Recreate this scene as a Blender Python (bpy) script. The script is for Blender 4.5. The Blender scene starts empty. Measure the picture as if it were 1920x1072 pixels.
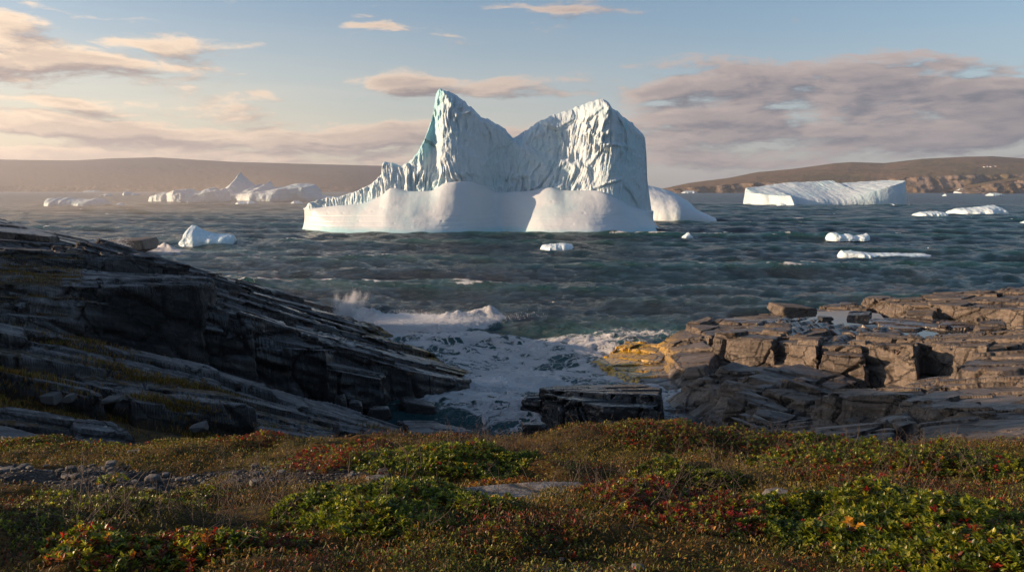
import bpy, math, random
import numpy as np
from mathutils import Vector
R = math.radians
rng = np.random.default_rng(7)
random.seed(7)
scene = bpy.context.scene
COL = scene.collection

# ------------------------------------------------------------------ camera
FPX = 1507.0; CXP, CYP = 960.0, 536.0; HOR = 357.0; H = 8.0
PITCH = math.atan((CYP - HOR) / FPX)
cam_d = bpy.data.cameras.new('camera'); cam = bpy.data.objects.new('camera', cam_d); COL.objects.link(cam)
cam.location = (0, 0, H); cam.rotation_euler = (R(90) - PITCH, 0, 0)
cam_d.sensor_width = 36; cam_d.lens = 36 * FPX / 1920.0
cam_d.clip_start = 0.1; cam_d.clip_end = 40000
scene.camera = cam
cp, sp = math.cos(PITCH), math.sin(PITCH)
def ray(px, py):
    u = (px - CXP) / FPX; v = -(py - CYP) / FPX
    return u, cp + v * sp, -sp + v * cp
def P(px, py, Y):
    a, b, c = ray(px, py); k = Y / b
    return np.array([a * k, Y, H + c * k])
def Wz(px, py, z=0.0):
    a, b, c = ray(px, py); k = (z - H) / c
    return np.array([a * k, b * k, z])

# ------------------------------------------------------------------ world, sun, exposure
SUN_AZ = R(-92); SUN_EL = R(13.0)          # azimuth from +Y towards +X
world = bpy.data.worlds.new('World'); scene.world = world; world.use_nodes = True
SUN_STRENGTH = 5.0; SKY_STRENGTH = 0.092
sd = bpy.data.lights.new('sun', 'SUN'); sd.energy = SUN_STRENGTH; sd.angle = R(0.5); sd.color = (1.0, 0.69, 0.44)
so = bpy.data.objects.new('sun', sd); COL.objects.link(so)
sdir = Vector((math.sin(SUN_AZ) * math.cos(SUN_EL), math.cos(SUN_AZ) * math.cos(SUN_EL), math.sin(SUN_EL)))
so.rotation_euler = sdir.to_track_quat('Z', 'Y').to_euler()
scene.view_settings.view_transform = 'Standard'; scene.view_settings.look = 'None'
scene.view_settings.exposure = 0.82; scene.view_settings.gamma = 1.0
scene.render.engine = 'CYCLES'
scene.cycles.use_denoising = True
scene.cycles.max_bounces = 6; scene.cycles.volume_bounces = 0; scene.cycles.transparent_max_bounces = 8
scene.cycles.caustics_reflective = False; scene.cycles.caustics_refractive = False

class NT:
    """small helper round a node tree"""
    def __init__(s, tree): s.t = tree; s.n = tree.nodes; s.l = tree.links
    def put(s, sock, v):
        if v is None: return
        if isinstance(v, bpy.types.NodeSocket): s.l.new(v, sock)
        else:
            if sock.type == 'RGBA' and not isinstance(v, (int, float)) and len(v) == 3: v = (*v, 1)
            sock.default_value = v
    def math(s, op, a, b=None, c=None, clamp=False):
        n = s.n.new('ShaderNodeMath'); n.operation = op; n.use_clamp = clamp
        s.put(n.inputs[0], a)
        if b is not None: s.put(n.inputs[1], b)
        if c is not None: s.put(n.inputs[2], c)
        return n.outputs[0]
    def vmath(s, op, a, b=None, scale=None):
        n = s.n.new('ShaderNodeVectorMath'); n.operation = op; s.put(n.inputs[0], a)
        if b is not None: s.put(n.inputs[1], b)
        if scale is not None: s.put(n.inputs['Scale'], scale)
        return n.outputs[0]
    def comb(s, x, y, z):
        n = s.n.new('ShaderNodeCombineXYZ'); s.put(n.inputs[0], x); s.put(n.inputs[1], y); s.put(n.inputs[2], z); return n.outputs[0]
    def sep(s, v):
        n = s.n.new('ShaderNodeSeparateXYZ'); s.put(n.inputs[0], v); return n.outputs
    def ss(s, v, a, b, o0=0.0, o1=1.0):
        n = s.n.new('ShaderNodeMapRange'); n.interpolation_type = 'SMOOTHSTEP'
        s.put(n.inputs['Value'], v); s.put(n.inputs['From Min'], a); s.put(n.inputs['From Max'], b)
        s.put(n.inputs['To Min'], o0); s.put(n.inputs['To Max'], o1); return n.outputs[0]
    def mix(s, f, a, b):
        n = s.n.new('ShaderNodeMix'); n.data_type = 'RGBA'
        s.put(n.inputs['Factor'], f); s.put(n.inputs['A'], a) if False else s.put(n.inputs[6], a); s.put(n.inputs[7], b); return n.outputs[2]
    def noise(s, vec, scale, detail=4, rough=0.5, dist=0.0, typ=None):
        n = s.n.new('ShaderNodeTexNoise'); s.put(n.inputs['Vector'], vec); n.inputs['Scale'].default_value = scale
        n.inputs['Detail'].default_value = detail; n.inputs['Roughness'].default_value = rough; n.inputs['Distortion'].default_value = dist
        if typ: n.noise_type = typ
        return n.outputs[0]
    def vor(s, vec, scale, feature='F1', rnd=1.0):
        n = s.n.new('ShaderNodeTexVoronoi'); n.feature = feature; s.put(n.inputs['Vector'], vec); n.inputs['Scale'].default_value = scale
        n.inputs['Randomness'].default_value = rnd
        return n
    def attr(s, name):
        n = s.n.new('ShaderNodeAttribute'); n.attribute_name = name; return n
    def bump(s, h, strength, dist, normal=None):
        n = s.n.new('ShaderNodeBump'); s.put(n.inputs['Height'], h); n.inputs['Strength'].default_value = strength
        n.inputs['Distance'].default_value = dist
        if normal is not None: s.put(n.inputs['Normal'], normal)
        return n.outputs[0]

def world_nodes():
    t = NT(world.node_tree); t.n.clear()
    out = t.n.new('ShaderNodeOutputWorld'); bg = t.n.new('ShaderNodeBackground'); t.l.new(bg.outputs[0], out.inputs[0])
    sky = t.n.new('ShaderNodeTexSky'); sky.sky_type = 'NISHITA'; sky.sun_disc = False
    sky.sun_elevation = SUN_EL; sky.sun_rotation = SUN_AZ; sky.altitude = 0
    sky.air_density = 1.0; sky.dust_density = 1.2; sky.ozone_density = 2.2
    d = t.n.new('ShaderNodeTexCoord').outputs['Generated']
    dx, dy, dz = t.sep(d)
    az = t.math('ARCTAN2', dx, dy); el = t.math('ARCSINE', dz)
    # cloud banks: azimuth, elevation and half sizes
    blobs = [(60, 112, 300, 34, .92), (300, 84, 170, 20, .8), (20, 45, 130, 26, .7), (70, 68, 190, 14, .4), (700, 52, 62, 20, .7), (830, 50, 70, 10, .4),
             (1080, 12, 170, 16, .55), (120, 196, 220, 15, .85), (490, 177, 60, 10, .55), (250, 246, 520, 16, 1.05), (640, 258, 440, 30, 1.1), (230, 290, 560, 10, .95), (120, 225, 260, 9, .9),
             (780, 160, 130, 18, .95), (950, 168, 240, 16, .85), (780, 290, 350, 22, .8), (1260, 163, 120, 22, .75), (1440, 160, 190, 52, .95), (1640, 150, 200, 46, .95), (1820, 190, 260, 50, .9),
             (1430, 240, 420, 40, .95), (1800, 250, 380, 46, 1.0), (1400, 300, 420, 24, .72), (1900, 125, 60, 25, .6),
             (0, 300, 500, 16, .9), (400, 305, 500, 12, .75), (1000, 330, 700, 12, .5), (2600, 180, 600, 60, .9), (-500, 230, 420, 26, .9), (-700, 90, 300, 40, .9), (2500, 20, 400, 40, .6)]
    ng = bpy.data.node_groups.new('cloud_density', 'ShaderNodeTree')
    ng.interface.new_socket('az', in_out='INPUT', socket_type='NodeSocketFloat'); ng.interface.new_socket('el', in_out='INPUT', socket_type='NodeSocketFloat')
    ng.interface.new_socket('density', in_out='OUTPUT', socket_type='NodeSocketFloat'); ng.interface.new_socket('fine', in_out='OUTPUT', socket_type='NodeSocketFloat')
    g = NT(ng); gi = g.n.new('NodeGroupInput'); go = g.n.new('NodeGroupOutput')
    a0, e0 = gi.outputs[0], gi.outputs[1]
    w = g.noise(g.comb(a0, g.math('MULTIPLY', e0, 2.2), 0.3), 9.0, 3, .5)
    ww = g.math('MULTIPLY_ADD', w, 0.034, -0.017)
    a1 = g.math('MULTIPLY_ADD', ww, 2.5, a0); e1 = g.math('ADD', e0, ww)
    tot = None
    for cx, cy, rx, ry, wt in blobs:
        u, v, q = ray(min(max(cx, -1400), 3300), cy); az_c = math.atan2(u, v); el_c = math.atan2(q, math.hypot(u, v))
        ra = rx / FPX * math.cos(az_c) ** 1.2; re = ry / FPX * 1.15
        p = g.math('MULTIPLY_ADD', a1, 1 / ra, -az_c / ra); r = g.math('MULTIPLY_ADD', e1, 1 / re, -el_c / re)
        k = g.math('ADD', g.math('MULTIPLY', p, p), g.math('MULTIPLY', r, r))
        k = g.math('EXPONENT', g.math('MULTIPLY', k, -0.9)); k = g.math('MULTIPLY', k, wt)
        tot = k if tot is None else g.math('SMOOTH_MAX', tot, k, .15)
    f1 = g.noise(g.comb(a1, g.math('MULTIPLY', e1, 5.0), 1.7), 7.0, 10, .62, .25)
    f2 = g.noise(g.comb(a0, g.math('MULTIPLY', e0, 3.0), 5.7), 26.0, 8, .64, .5)
    f = g.math('ADD', g.math('MULTIPLY_ADD', f1, 3.1, -1.55), g.math('MULTIPLY_ADD', f2, 1.2, -0.6))
    g.l.new(g.math('ADD', g.math('MULTIPLY', tot, 1.45), f), go.inputs[0]); g.l.new(f2, go.inputs[1])
    def dens(a, e):
        n = t.n.new('ShaderNodeGroup'); n.node_tree = ng; t.put(n.inputs[0], a); t.put(n.inputs[1], e); return n.outputs
    D0, F0 = dens(az, el)
    D1, _ = dens(t.math('ADD', az, -0.022), t.math('ADD', el, 0.011))
    cover = t.ss(D0, 0.5, 1.1)
    lit = t.ss(t.math('SUBTRACT', D0, D1), -0.55, 0.5)
    thick = t.ss(D0, 0.75, 1.75)
    shade = t.math('MULTIPLY', t.math('SUBTRACT', 1.0, t.math('MULTIPLY', thick, 0.75)), lit)
    shade = t.math('ADD', t.math('MULTIPLY', shade, 0.75), t.math('MULTIPLY', lit, 0.25), clamp=True)
    left = t.ss(az, -0.62, 0.35)
    warm = t.mix(left, (0.70, 0.53, 0.37), (0.33, 0.265, 0.24))
    dark = t.mix(left, (0.215, 0.17, 0.16), (0.088, 0.090, 0.112))
    ccol = t.mix(shade, dark, warm)
    skyc = t.vmath('SCALE', sky.outputs[0], scale=SKY_STRENGTH)
    vn = t.noise(t.comb(az, t.math('MULTIPLY', el, 9.0), 3.3), 4.0, 5, .55)
    veil = t.math('MULTIPLY', t.ss(el, .24, .0), t.math('MULTIPLY_ADD', vn, .6, .25))     # thin high veil
    skyc = t.mix(veil, skyc, t.mix(left, (0.70, 0.55, 0.37), (0.33, 0.33, 0.35)))
    op = t.math('MULTIPLY', cover, 0.93)
    op = t.math('MULTIPLY', op, t.ss(el, -0.01, 0.012))
    fin = t.mix(op, skyc, ccol)
    t.l.new(fin, bg.inputs[0]); bg.inputs[1].default_value = 1.0
world_nodes()

# ------------------------------------------------------------------ numpy noise
def _h(ix, iy, iz, s):
    with np.errstate(over='ignore'):
        h = (ix.astype(np.int64) * 73856093) ^ (iy.astype(np.int64) * 19349663) ^ (iz.astype(np.int64) * 83492791) ^ (s * 2654435761)
        h = (h ^ (h >> 13)) * 1274126177
        h = (h ^ (h >> 16)) & 0xffffff
    return h / float(0xffffff)
def rnd(i, j=0, s=0):
    i = np.asarray(i); j = np.asarray(j) + np.zeros_like(i); return _h(i, j, np.zeros_like(i), s + 11)
def vnoise(x, y, z=None, s=0):
    x = np.asarray(x, float); y = np.asarray(y, float); z = np.zeros_like(x) if z is None else np.asarray(z, float)
    ix, iy, iz = np.floor(x), np.floor(y), np.floor(z); fx, fy, fz = x - ix, y - iy, z - iz
    ix, iy, iz = ix.astype(np.int64), iy.astype(np.int64), iz.astype(np.int64)
    fx, fy, fz = [f * f * f * (f * (f * 6 - 15) + 10) for f in (fx, fy, fz)]
    o = 0
    for a in (0, 1):
        for b in (0, 1):
            for c in (0, 1):
                w = (fx if a else 1 - fx) * (fy if b else 1 - fy) * (fz if c else 1 - fz)
                o = o + w * _h(ix + a, iy + b, iz + c, s)
    return o * 2 - 1
def fbm(x, y, z=None, s=0, o=4, g=0.5, l=2.03):
    a, t, n = 1.0, 0.0, 0.0
    for k in range(o):
        t = t + a * vnoise(x, y, z, s + k * 17); n += a; a *= g; x = x * l + 3.1; y = y * l + 1.7
        if z is not None: z = z * l + 2.3
    return t / n
def vor(x, y, z=None, s=0):
    """F1, F2 and a per-cell random number"""
    d3 = z is not None
    if not d3: z = np.zeros_like(x)
    ix, iy, iz = [np.floor(v).astype(np.int64) for v in (x, y, z)]
    F1 = np.full(x.shape, 9.0); F2 = np.full(x.shape, 9.0); ID = np.zeros(x.shape)
    for a in (-1, 0, 1):
        for b in (-1, 0, 1):
            for c in ((-1, 0, 1) if d3 else (0,)):
                jx, jy, jz = ix + a, iy + b, iz + c
                px = jx + .1 + .8 * _h(jx, jy, jz, s + 1); py = jy + .1 + .8 * _h(jx, jy, jz, s + 2)
                d = (px - x) ** 2 + (py - y) ** 2
                if d3: d = d + (jz + .1 + .8 * _h(jx, jy, jz, s + 3) - z) ** 2
                d = np.sqrt(d); r = _h(jx, jy, jz, s + 4)
                m = d < F1
                F2 = np.where(m, F1, np.minimum(F2, d)); ID = np.where(m, r, ID); F1 = np.where(m, d, F1)
    return F1, F2, ID
def sst(x, a, b):
    t = np.clip((x - a) / (b - a), 0, 1); return t * t * (3 - 2 * t)

# ------------------------------------------------------------------ object helpers
def props(o, label=None, cat=None, group=None, kind=None):
    if label: o['label'] = label
    if cat: o['category'] = cat
    if group: o['group'] = group
    if kind: o['kind'] = kind
    return o
def mkmesh(name, V, F, mat, attrs=None, smooth=True, parent=None, loc=None, origin=True):
    V = np.asarray(V, np.float64).reshape(-1, 3); F = np.asarray(F, np.int64)
    if loc is None:
        loc = np.array([V[:, 0].mean(), V[:, 1].mean(), V[:, 2].min()]) if (origin and parent is None) else np.zeros(3)
        if parent is not None: loc = np.array(parent.location)
    me = bpy.data.meshes.new(name); k = F.shape[1]
    me.vertices.add(len(V)); me.vertices.foreach_set('co', (V - loc).astype(np.float32).ravel())
    me.loops.add(F.size); me.loops.foreach_set('vertex_index', F.ravel().astype(np.int32))
    me.polygons.add(len(F)); me.polygons.foreach_set('loop_start', (np.arange(len(F)) * k).astype(np.int32))
    if smooth: me.polygons.foreach_set('use_smooth', np.ones(len(F), bool))
    for an, av in (attrs or {}).items():
        av = np.asarray(av, np.float32)
        if av.ndim == 1:
            at = me.attributes.new(an, 'FLOAT', 'POINT'); at.data.foreach_set('value', av)
        else:
            if av.shape[1] == 3: av = np.concatenate([av, np.ones((len(av), 1), np.float32)], 1)
            at = me.attributes.new(an, 'FLOAT_COLOR', 'POINT'); at.data.foreach_set('color', av.ravel())
    me.update(calc_edges=True); me.validate()
    me.materials.append(mat)
    o = bpy.data.objects.new(name, me); COL.objects.link(o)
    if parent is None: o.location = loc
    else: o.parent = parent
    return o
def empty(name, loc):
    o = bpy.data.objects.new(name, None); COL.objects.link(o); o.location = [float(v) for v in loc]; o.empty_display_size = .3
    return o
def gridF(n, m, base=0):
    i = np.arange((n - 1) * (m - 1)); a = (i // (m - 1)) * m + i % (m - 1) + base
    return np.stack([a, a + 1, a + m + 1, a + m], 1)
def compact(V, F, attrs):
    u, inv = np.unique(F.ravel(), return_inverse=True)
    return V[u], inv.reshape(F.shape), {k: v[u] for k, v in attrs.items()}
def new_mat(name):
    m = bpy.data.materials.new(name); m.use_nodes = True; t = NT(m.node_tree); t.n.clear()
    out = t.n.new('ShaderNodeOutputMaterial'); b = t.n.new('ShaderNodeBsdfPrincipled'); t.l.new(b.outputs[0], out.inputs[0])
    pos = t.n.new('ShaderNodeNewGeometry').outputs['Position']
    return m, t, b, pos, out

# ------------------------------------------------------------------ materials
def rock_mat(name, base, alt, lichen=(0.30, 0.31, 0.27), lichen_amt=0.5, strike=40, wetall=0.0, crack_scale=1.1, dipy=(0.30, 0.17)):
    m, t, b, pos, out = new_mat(name)
    # bedding coordinates: along the strike, across it, and up through the layers
    mp = t.n.new('ShaderNodeVectorRotate'); mp.rotation_type = 'Z_AXIS'; t.put(mp.inputs['Vector'], pos); mp.inputs['Angle'].default_value = R(-strike)
    px_, py_, pz_ = t.sep(pos)
    q = mp.outputs[0]; qx, qy, qz = t.sep(q)
    lay = t.math('ADD', t.math('ADD', pz_, t.math('MULTIPLY', px_, dipy[0])), t.math('MULTIPLY', py_, dipy[1]))
    lam = t.comb(t.math('MULTIPLY', qx, 0.35), t.math('MULTIPLY', qy, 3.2), t.math('MULTIPLY', lay, 7.0))
    n1 = t.noise(lam, 1.6, 8, .62)
    n2 = t.noise(pos, 0.55, 5, .55, .3)
    n3 = t.noise(pos, 9.0, 6, .65)
    c = t.mix(t.ss(n1, .3, .7), base, alt)
    c = t.mix(t.ss(n2, .35, .7, 0, .7), c, tuple(x * 0.45 for x in base))
    c = t.mix(t.ss(t.noise(pos, 3.2, 8, .7), .5, .66, 0, .5), c, tuple(min(1, x * 1.35) for x in alt))
    # rusty mineral stain
    c = t.mix(t.ss(t.noise(pos, 1.3, 4, .6, .5), .58, .72, 0, .35), c, (0.115, 0.062, 0.032))
    # lichen blotches
    vpos = t.vmath('ADD', pos, t.vmath('SCALE', t.comb(n3, n2, n1), scale=0.25))
    v1 = t.vor(vpos, 5.5, 'F1').outputs['Distance']; v2 = t.vor(vpos, 15.0, 'F1').outputs['Distance']
    dry = t.attr('wet').outputs['Fac']
    lm = t.math('MULTIPLY', t.ss(v1, .26, .20), t.ss(t.noise(pos, 0.9, 3, .5), .48, .6))
    lm2 = t.math('MULTIPLY', t.ss(v2, .27, .2), t.ss(t.noise(pos, 0.7, 4, .55), .42, .6))
    l_ = t.math('MULTIPLY', t.math('MAXIMUM', lm, lm2), t.math('SUBTRACT', 1.0, dry), clamp=True)
    l_ = t.math('MULTIPLY', l_, t.ss(n3, .35, .6))
    c = t.mix(t.math('MULTIPLY', l_, lichen_amt), c, lichen)
    # weed and moss from attributes
    weed = t.attr('weed').outputs['Fac']
    wf = t.math('MULTIPLY', weed, t.ss(t.noise(pos, 5, 5, .6), .38, .5))
    wc = t.mix(t.ss(t.noise(pos, 12, 5, .7), .45, .7), (0.80, 0.46, 0.010), (0.30, 0.18, 0.01))
    c = t.mix(wf, c, wc)
    moss = t.attr('moss').outputs['Fac']
    mf = t.ss(t.math('ADD', moss, t.math('MULTIPLY_ADD', n3, .8, -.4)), .42, .62)
    mc = t.mix(t.ss(t.noise(pos, 2.6, 5, .6), .4, .62), (0.032, 0.028, 0.007), (0.10, 0.052, 0.012))
    c = t.mix(mf, c, mc)
    # wet rock is darker and glossier; in places its tone stands in for shade
    wv = t.vmath('ADD', t.comb(t.math('MULTIPLY', qx, .55), qy, t.math('MULTIPLY', lay, 1.3)), t.vmath('SCALE', t.comb(n2, n3, n1), scale=0.35))
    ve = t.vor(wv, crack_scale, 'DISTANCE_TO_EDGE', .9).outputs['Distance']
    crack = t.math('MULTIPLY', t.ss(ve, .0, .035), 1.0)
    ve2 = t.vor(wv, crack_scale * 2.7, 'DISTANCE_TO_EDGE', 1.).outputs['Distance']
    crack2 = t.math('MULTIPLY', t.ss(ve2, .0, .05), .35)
    c = t.mix(t.math('MULTIPLY', t.math('SUBTRACT', 1.0, t.math('MULTIPLY', t.ss(ve, .004, .03), t.ss(ve2, .0, .018, .45, 1))), .85), c, (.012, .010, .009))  # crack lines darkened in the colour, for the shadow they would hold
    wet = t.math('MAXIMUM', dry, wetall)
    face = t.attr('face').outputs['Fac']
    c = t.mix(t.math('MULTIPLY', face, .9), c, tuple(x * 0.22 for x in base))  # shade of the steep sides painted into the base colour
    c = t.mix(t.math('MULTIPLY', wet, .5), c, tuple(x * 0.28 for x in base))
    t.l.new(c, b.inputs['Base Color'])
    ro = t.math('MULTIPLY_ADD', t.math('MULTIPLY', wet, t.math('SUBTRACT', 1.0, mf)), -0.68, 0.82)
    t.l.new(t.math('MULTIPLY_ADD', n3, .3, t.math('SUBTRACT', ro, .15)), b.inputs['Roughness'])
    b.inputs['Specular IOR Level'].default_value = 0.45
    # bump: laminae, cracks, grain
    hh = t.math('ADD', t.math('MULTIPLY', n1, 1.1), t.math('ADD', crack, crack2))
    hh = t.math('ADD', hh, t.math('MULTIPLY', n3, .9))
    hh = t.math('ADD', hh, t.math('MULTIPLY', t.noise(pos, 40, 4, .6), .25))
    hh = t.math('MULTIPLY', hh, t.math('MULTIPLY_ADD', wet, -.72, 1.0))
    t.l.new(t.bump(hh, .9, .035), b.inputs['Normal'])
    return m
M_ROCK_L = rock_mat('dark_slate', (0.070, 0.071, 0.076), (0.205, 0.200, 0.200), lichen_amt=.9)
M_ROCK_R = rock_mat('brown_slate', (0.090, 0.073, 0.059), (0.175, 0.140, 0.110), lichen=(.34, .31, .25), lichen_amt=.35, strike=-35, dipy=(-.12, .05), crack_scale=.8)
M_WET = rock_mat('wet_rock', (0.035, 0.033, 0.033), (0.06, 0.057, 0.055), lichen_amt=0, wetall=.85, strike=10, dipy=(.1, .05))
M_BROWN = rock_mat('ochre_rock', (0.13, 0.095, 0.072), (0.17, 0.125, 0.09), lichen_amt=.1, wetall=.3)

def ice_mat(name, col=(0.50, 0.585, 0.63), deep=(0.26, 0.56, 0.62), scale=1.0, bump=1.0, rough=.5, blue=0.0, dist=.35):
    m, t, b, pos, out = new_mat(name)
    n1 = t.noise(pos, .12 * scale, 5, .6, .5); n2 = t.noise(pos, 1.1 * scale, 6, .6)
    st = t.noise(t.vmath('MULTIPLY', pos, (1.6, 1.6, .25)), .5 * scale, 5, .6, .4)
    c = t.mix(t.ss(n1, .42, .72, blue, min(1, blue + .35)), col, deep)
    bl = t.attr('blue').outputs['Fac']
    c = t.mix(t.math('MULTIPLY', bl, .95), c, deep)
    t.l.new(c, b.inputs['Base Color']); b.inputs['Roughness'].default_value = rough
    b.inputs['Specular IOR Level'].default_value = .35
    b.inputs['Subsurface Weight'].default_value = 0.0
    h = t.math('ADD', t.math('MULTIPLY', st, 1.0), t.math('MULTIPLY', n2, .6))
    t.l.new(t.bump(h, .55 * bump, dist / scale), b.inputs['Normal'])
    return m
M_ICE = ice_mat('glacier_ice', bump=1.3)
M_SNOWICE = ice_mat('smooth_ice', col=(.56, .605, .635), scale=1.0, bump=.3, rough=.45)
M_ICE_FAR = ice_mat('distant_ice', scale=.5, bump=1.0)
M_ICE_SMALL = ice_mat('wave_worn_ice', col=(.66, .76, .80), scale=3.0, bump=.5, rough=.3)

def water_mat():
    m, t, b, pos, out = new_mat('sea_water')
    x, y, z = t.sep(pos)
    p2 = t.vmath('MULTIPLY', pos, (1.0, 1.5, 1.0))
    r1 = t.noise(p2, 1.3, 8, .68, .4); r2 = t.noise(p2, .22, 5, .6, .2); r3 = t.noise(p2, .05, 5, .6)
    dist = t.vmath('LENGTH', pos)
    dl = t.n.new('ShaderNodeVectorMath'); dl.operation = 'LENGTH'; t.put(dl.inputs[0], pos); dl = dl.outputs['Value']
    far = t.ss(dl, 150, 700); mid = t.ss(dl, 60, 260)
    foam_a = t.attr('foam').outputs['Fac']
    cap = t.attr('cap').outputs['Fac']
    # lacy foam: thin webs where sparse, solid where dense
    wp = t.vmath('ADD', t.vmath('MULTIPLY', pos, (.75, 1.1, 0)), t.vmath('SCALE', t.comb(t.noise(pos, .8, 4, .6), t.noise(pos, .9, 4, .6), 0), scale=1.5))
    e1 = t.vor(wp, .9, 'DISTANCE_TO_EDGE').outputs['Distance']; e2 = t.vor(wp, 2.6, 'DISTANCE_TO_EDGE').outputs['Distance']
    lace = t.math('SUBTRACT', 1.0, t.math('MINIMUM', t.math('MULTIPLY', e1, 3.0), t.math('MULTIPLY', e2, 4.2)))
    br = t.noise(wp, 2.6, 8, .7, .5)
    lv = t.math('ADD', t.math('MULTIPLY', lace, .5), t.math('MULTIPLY', br, .9))
    fo = t.ss(t.math('ADD', lv, foam_a), 1.42, 1.58)
    fo = t.math('MULTIPLY', fo, t.ss(foam_a, .04, .3))
    cp_ = t.ss(t.math('ADD', cap, t.math('MULTIPLY', t.noise(t.vmath('MULTIPLY', pos, (1.5, 1.6, 1)), 1.4, 7, .75), 1.2)), 1.16, 1.32)
    # small far whitecaps
    fc = t.noise(t.vmath('MULTIPLY', pos, (.16, .05, 0)), 2.2, 5, .8)
    cp2 = t.math('MULTIPLY', t.ss(fc, .69, .73), mid)
    fo = t.math('MAXIMUM', fo, t.math('MAXIMUM', cp_, t.math('MULTIPLY', cp2, .8)), clamp=True)
    deep = t.mix(t.ss(r3, .35, .65), (0.003, 0.017, 0.030), (0.004, 0.028, 0.042))
    deep = t.mix(t.ss(foam_a, .0, .7, 0, .75), deep, (0.05, 0.15, 0.16))
    crest = t.attr('crest').outputs['Fac']
    deep = t.mix(t.math('MULTIPLY', crest, .8), deep, (0.008, 0.062, 0.062))
    c = t.mix(fo, deep, (0.88, 0.89, 0.90))
    t.l.new(c, b.inputs['Base Color'])
    b.inputs['IOR'].default_value = 1.33
    t.l.new(t.math('ADD', t.math('MULTIPLY_ADD', fo, .6, .10), t.math('MULTIPLY', far, .18)), b.inputs['Roughness'])
    h = t.math('ADD', t.math('MULTIPLY', r1, .80), t.math('MULTIPLY', r2, 1.1))
    h = t.math('ADD', h, t.math('MULTIPLY', t.noise(p2, 5.0, 4, .6), .07))
    h = t.math('ADD', h, t.math('MULTIPLY', t.math('MULTIPLY', r3, 3.2), mid))
    h = t.math('ADD', h, t.math('MULTIPLY', t.math('MULTIPLY', fo, br), .8))
    t.l.new(t.bump(h, 1.0, .95), b.inputs['Normal'])
    return m
M_WATER = water_mat()

def hill_mat(name, base, alt, cliff):
    m, t, b, pos, out = new_mat(name)
    n = t.noise(t.vmath('MULTIPLY', pos, (1, 1, 2.5)), .004, 8, .62, .4)
    c = t.mix(t.ss(n, .35, .65), base, alt)
    ci = t.attr('cliff').outputs['Fac']
    s2 = t.noise(t.vmath('MULTIPLY', pos, (1, .3, .25)), .035, 6, .7, .3)
    c = t.mix(t.math('MULTIPLY', ci, t.ss(s2, .40, .62)), c, cliff)
    t.l.new(c, b.inputs['Base Color']); b.inputs['Roughness'].default_value = .95; b.inputs['Specular IOR Level'].default_value = .1
    t.l.new(t.bump(t.noise(pos, .02, 8, .65), 1.0, 22), b.inputs['Normal'])
    return m
M_HILL_R = hill_mat('heath_hill', (0.17, 0.115, 0.07), (0.11, 0.095, 0.05), (.24, .19, .155))
M_HILL_L = hill_mat('far_hill', (0.045, 0.036, 0.034), (0.035, 0.030, 0.030), (.12, .09, .07))

def ground_mat():
    m, t, b, pos, out = new_mat('moss_soil')
    n1 = t.noise(pos, 1.4, 6, .6, .3); n2 = t.noise(pos, 14, 6, .65); n3 = t.noise(pos, 70, 4, .6)
    c = t.mix(t.ss(n1, .36, .64), (0.050, 0.040, 0.009), (0.11, 0.058, 0.013))
    c = t.mix(t.ss(n2, .48, .68), c, (0.016, 0.010, 0.006))
    gr = t.attr('gravel').outputs['Fac']
    g_ = t.vor(pos, 32, 'F1'); gcol = t.mix(t.ss(n3, .3, .7), (0.022, 0.02, 0.018), (0.065, 0.06, 0.057))
    gf = t.ss(t.math('ADD', gr, t.math('MULTIPLY_ADD', n2, .7, -.35)), .4, .55)
    c = t.mix(gf, c, gcol)
    t.l.new(c, b.inputs['Base Color']); b.inputs['Roughness'].default_value = .9; b.inputs['Specular IOR Level'].default_value = .15
    h = t.math('ADD', t.math('MULTIPLY', n2, .7), t.math('MULTIPLY', n3, .4))
    h = t.math('ADD', h, t.math('MULTIPLY', t.math('MULTIPLY', g_.outputs['Distance'], gf), -.7))
    t.l.new(t.bump(h, 1.0, .03), b.inputs['Normal'])
    return m
M_GROUND = ground_mat()
def leaf_mat(name, trans=.35, rough=.42):
    m, t, b, pos, out = new_mat(name)
    c = t.attr('col').outputs['Color']
    t.l.new(c, b.inputs['Base Color']); b.inputs['Roughness'].default_value = rough; b.inputs['Specular IOR Level'].default_value = .4
    tr = t.n.new('ShaderNodeBsdfTranslucent'); t.l.new(t.vmath('MULTIPLY', c, (1.3, 1.5, .7)), tr.inputs[0])
    mx = t.n.new('ShaderNodeMixShader'); mx.inputs[0].default_value = trans
    t.l.new(b.outputs[0], mx.inputs[1]); t.l.new(tr.outputs[0], mx.inputs[2]); t.l.new(mx.outputs[0], out.inputs[0])
    return m
M_LEAF = leaf_mat('leaf', .42, .35); M_HEATH = leaf_mat('heath_leaf', .25, .6)
def plain(name, col, rough=.7, spec=.3, ns=None, amt=.3, bd=.005, bs=60):
    m, t, b, pos, out = new_mat(name)
    n = t.noise(pos, ns or 8, 5, .6)
    c = t.mix(n, tuple(x * (1 - amt) for x in col), tuple(min(1, x * (1 + amt)) for x in col))
    t.l.new(c, b.inputs['Base Color']); b.inputs['Roughness'].default_value = rough; b.inputs['Specular IOR Level'].default_value = spec
    t.l.new(t.bump(t.noise(pos, bs, 5, .6), .8, bd), b.inputs['Normal'])
    return m
M_TWIG = plain('grey_bark', (.085, .066, .052))
M_STONE = plain('pale_stone', (.135, .128, .12), .85, .2, 3, .45, .01, 30)
M_STONE2 = plain('dark_stone', (.07, .068, .066), .8, .3, 3, .4, .01, 30)
M_SPRAY = plain('white_spray', (.88, .90, .92), .5, .3, 2, .02)
M_HOUSE = plain('white_paint', (.5, .5, .48), .7); M_ROOF = plain('dark_roof', (.12, .08, .07), .8)

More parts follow.
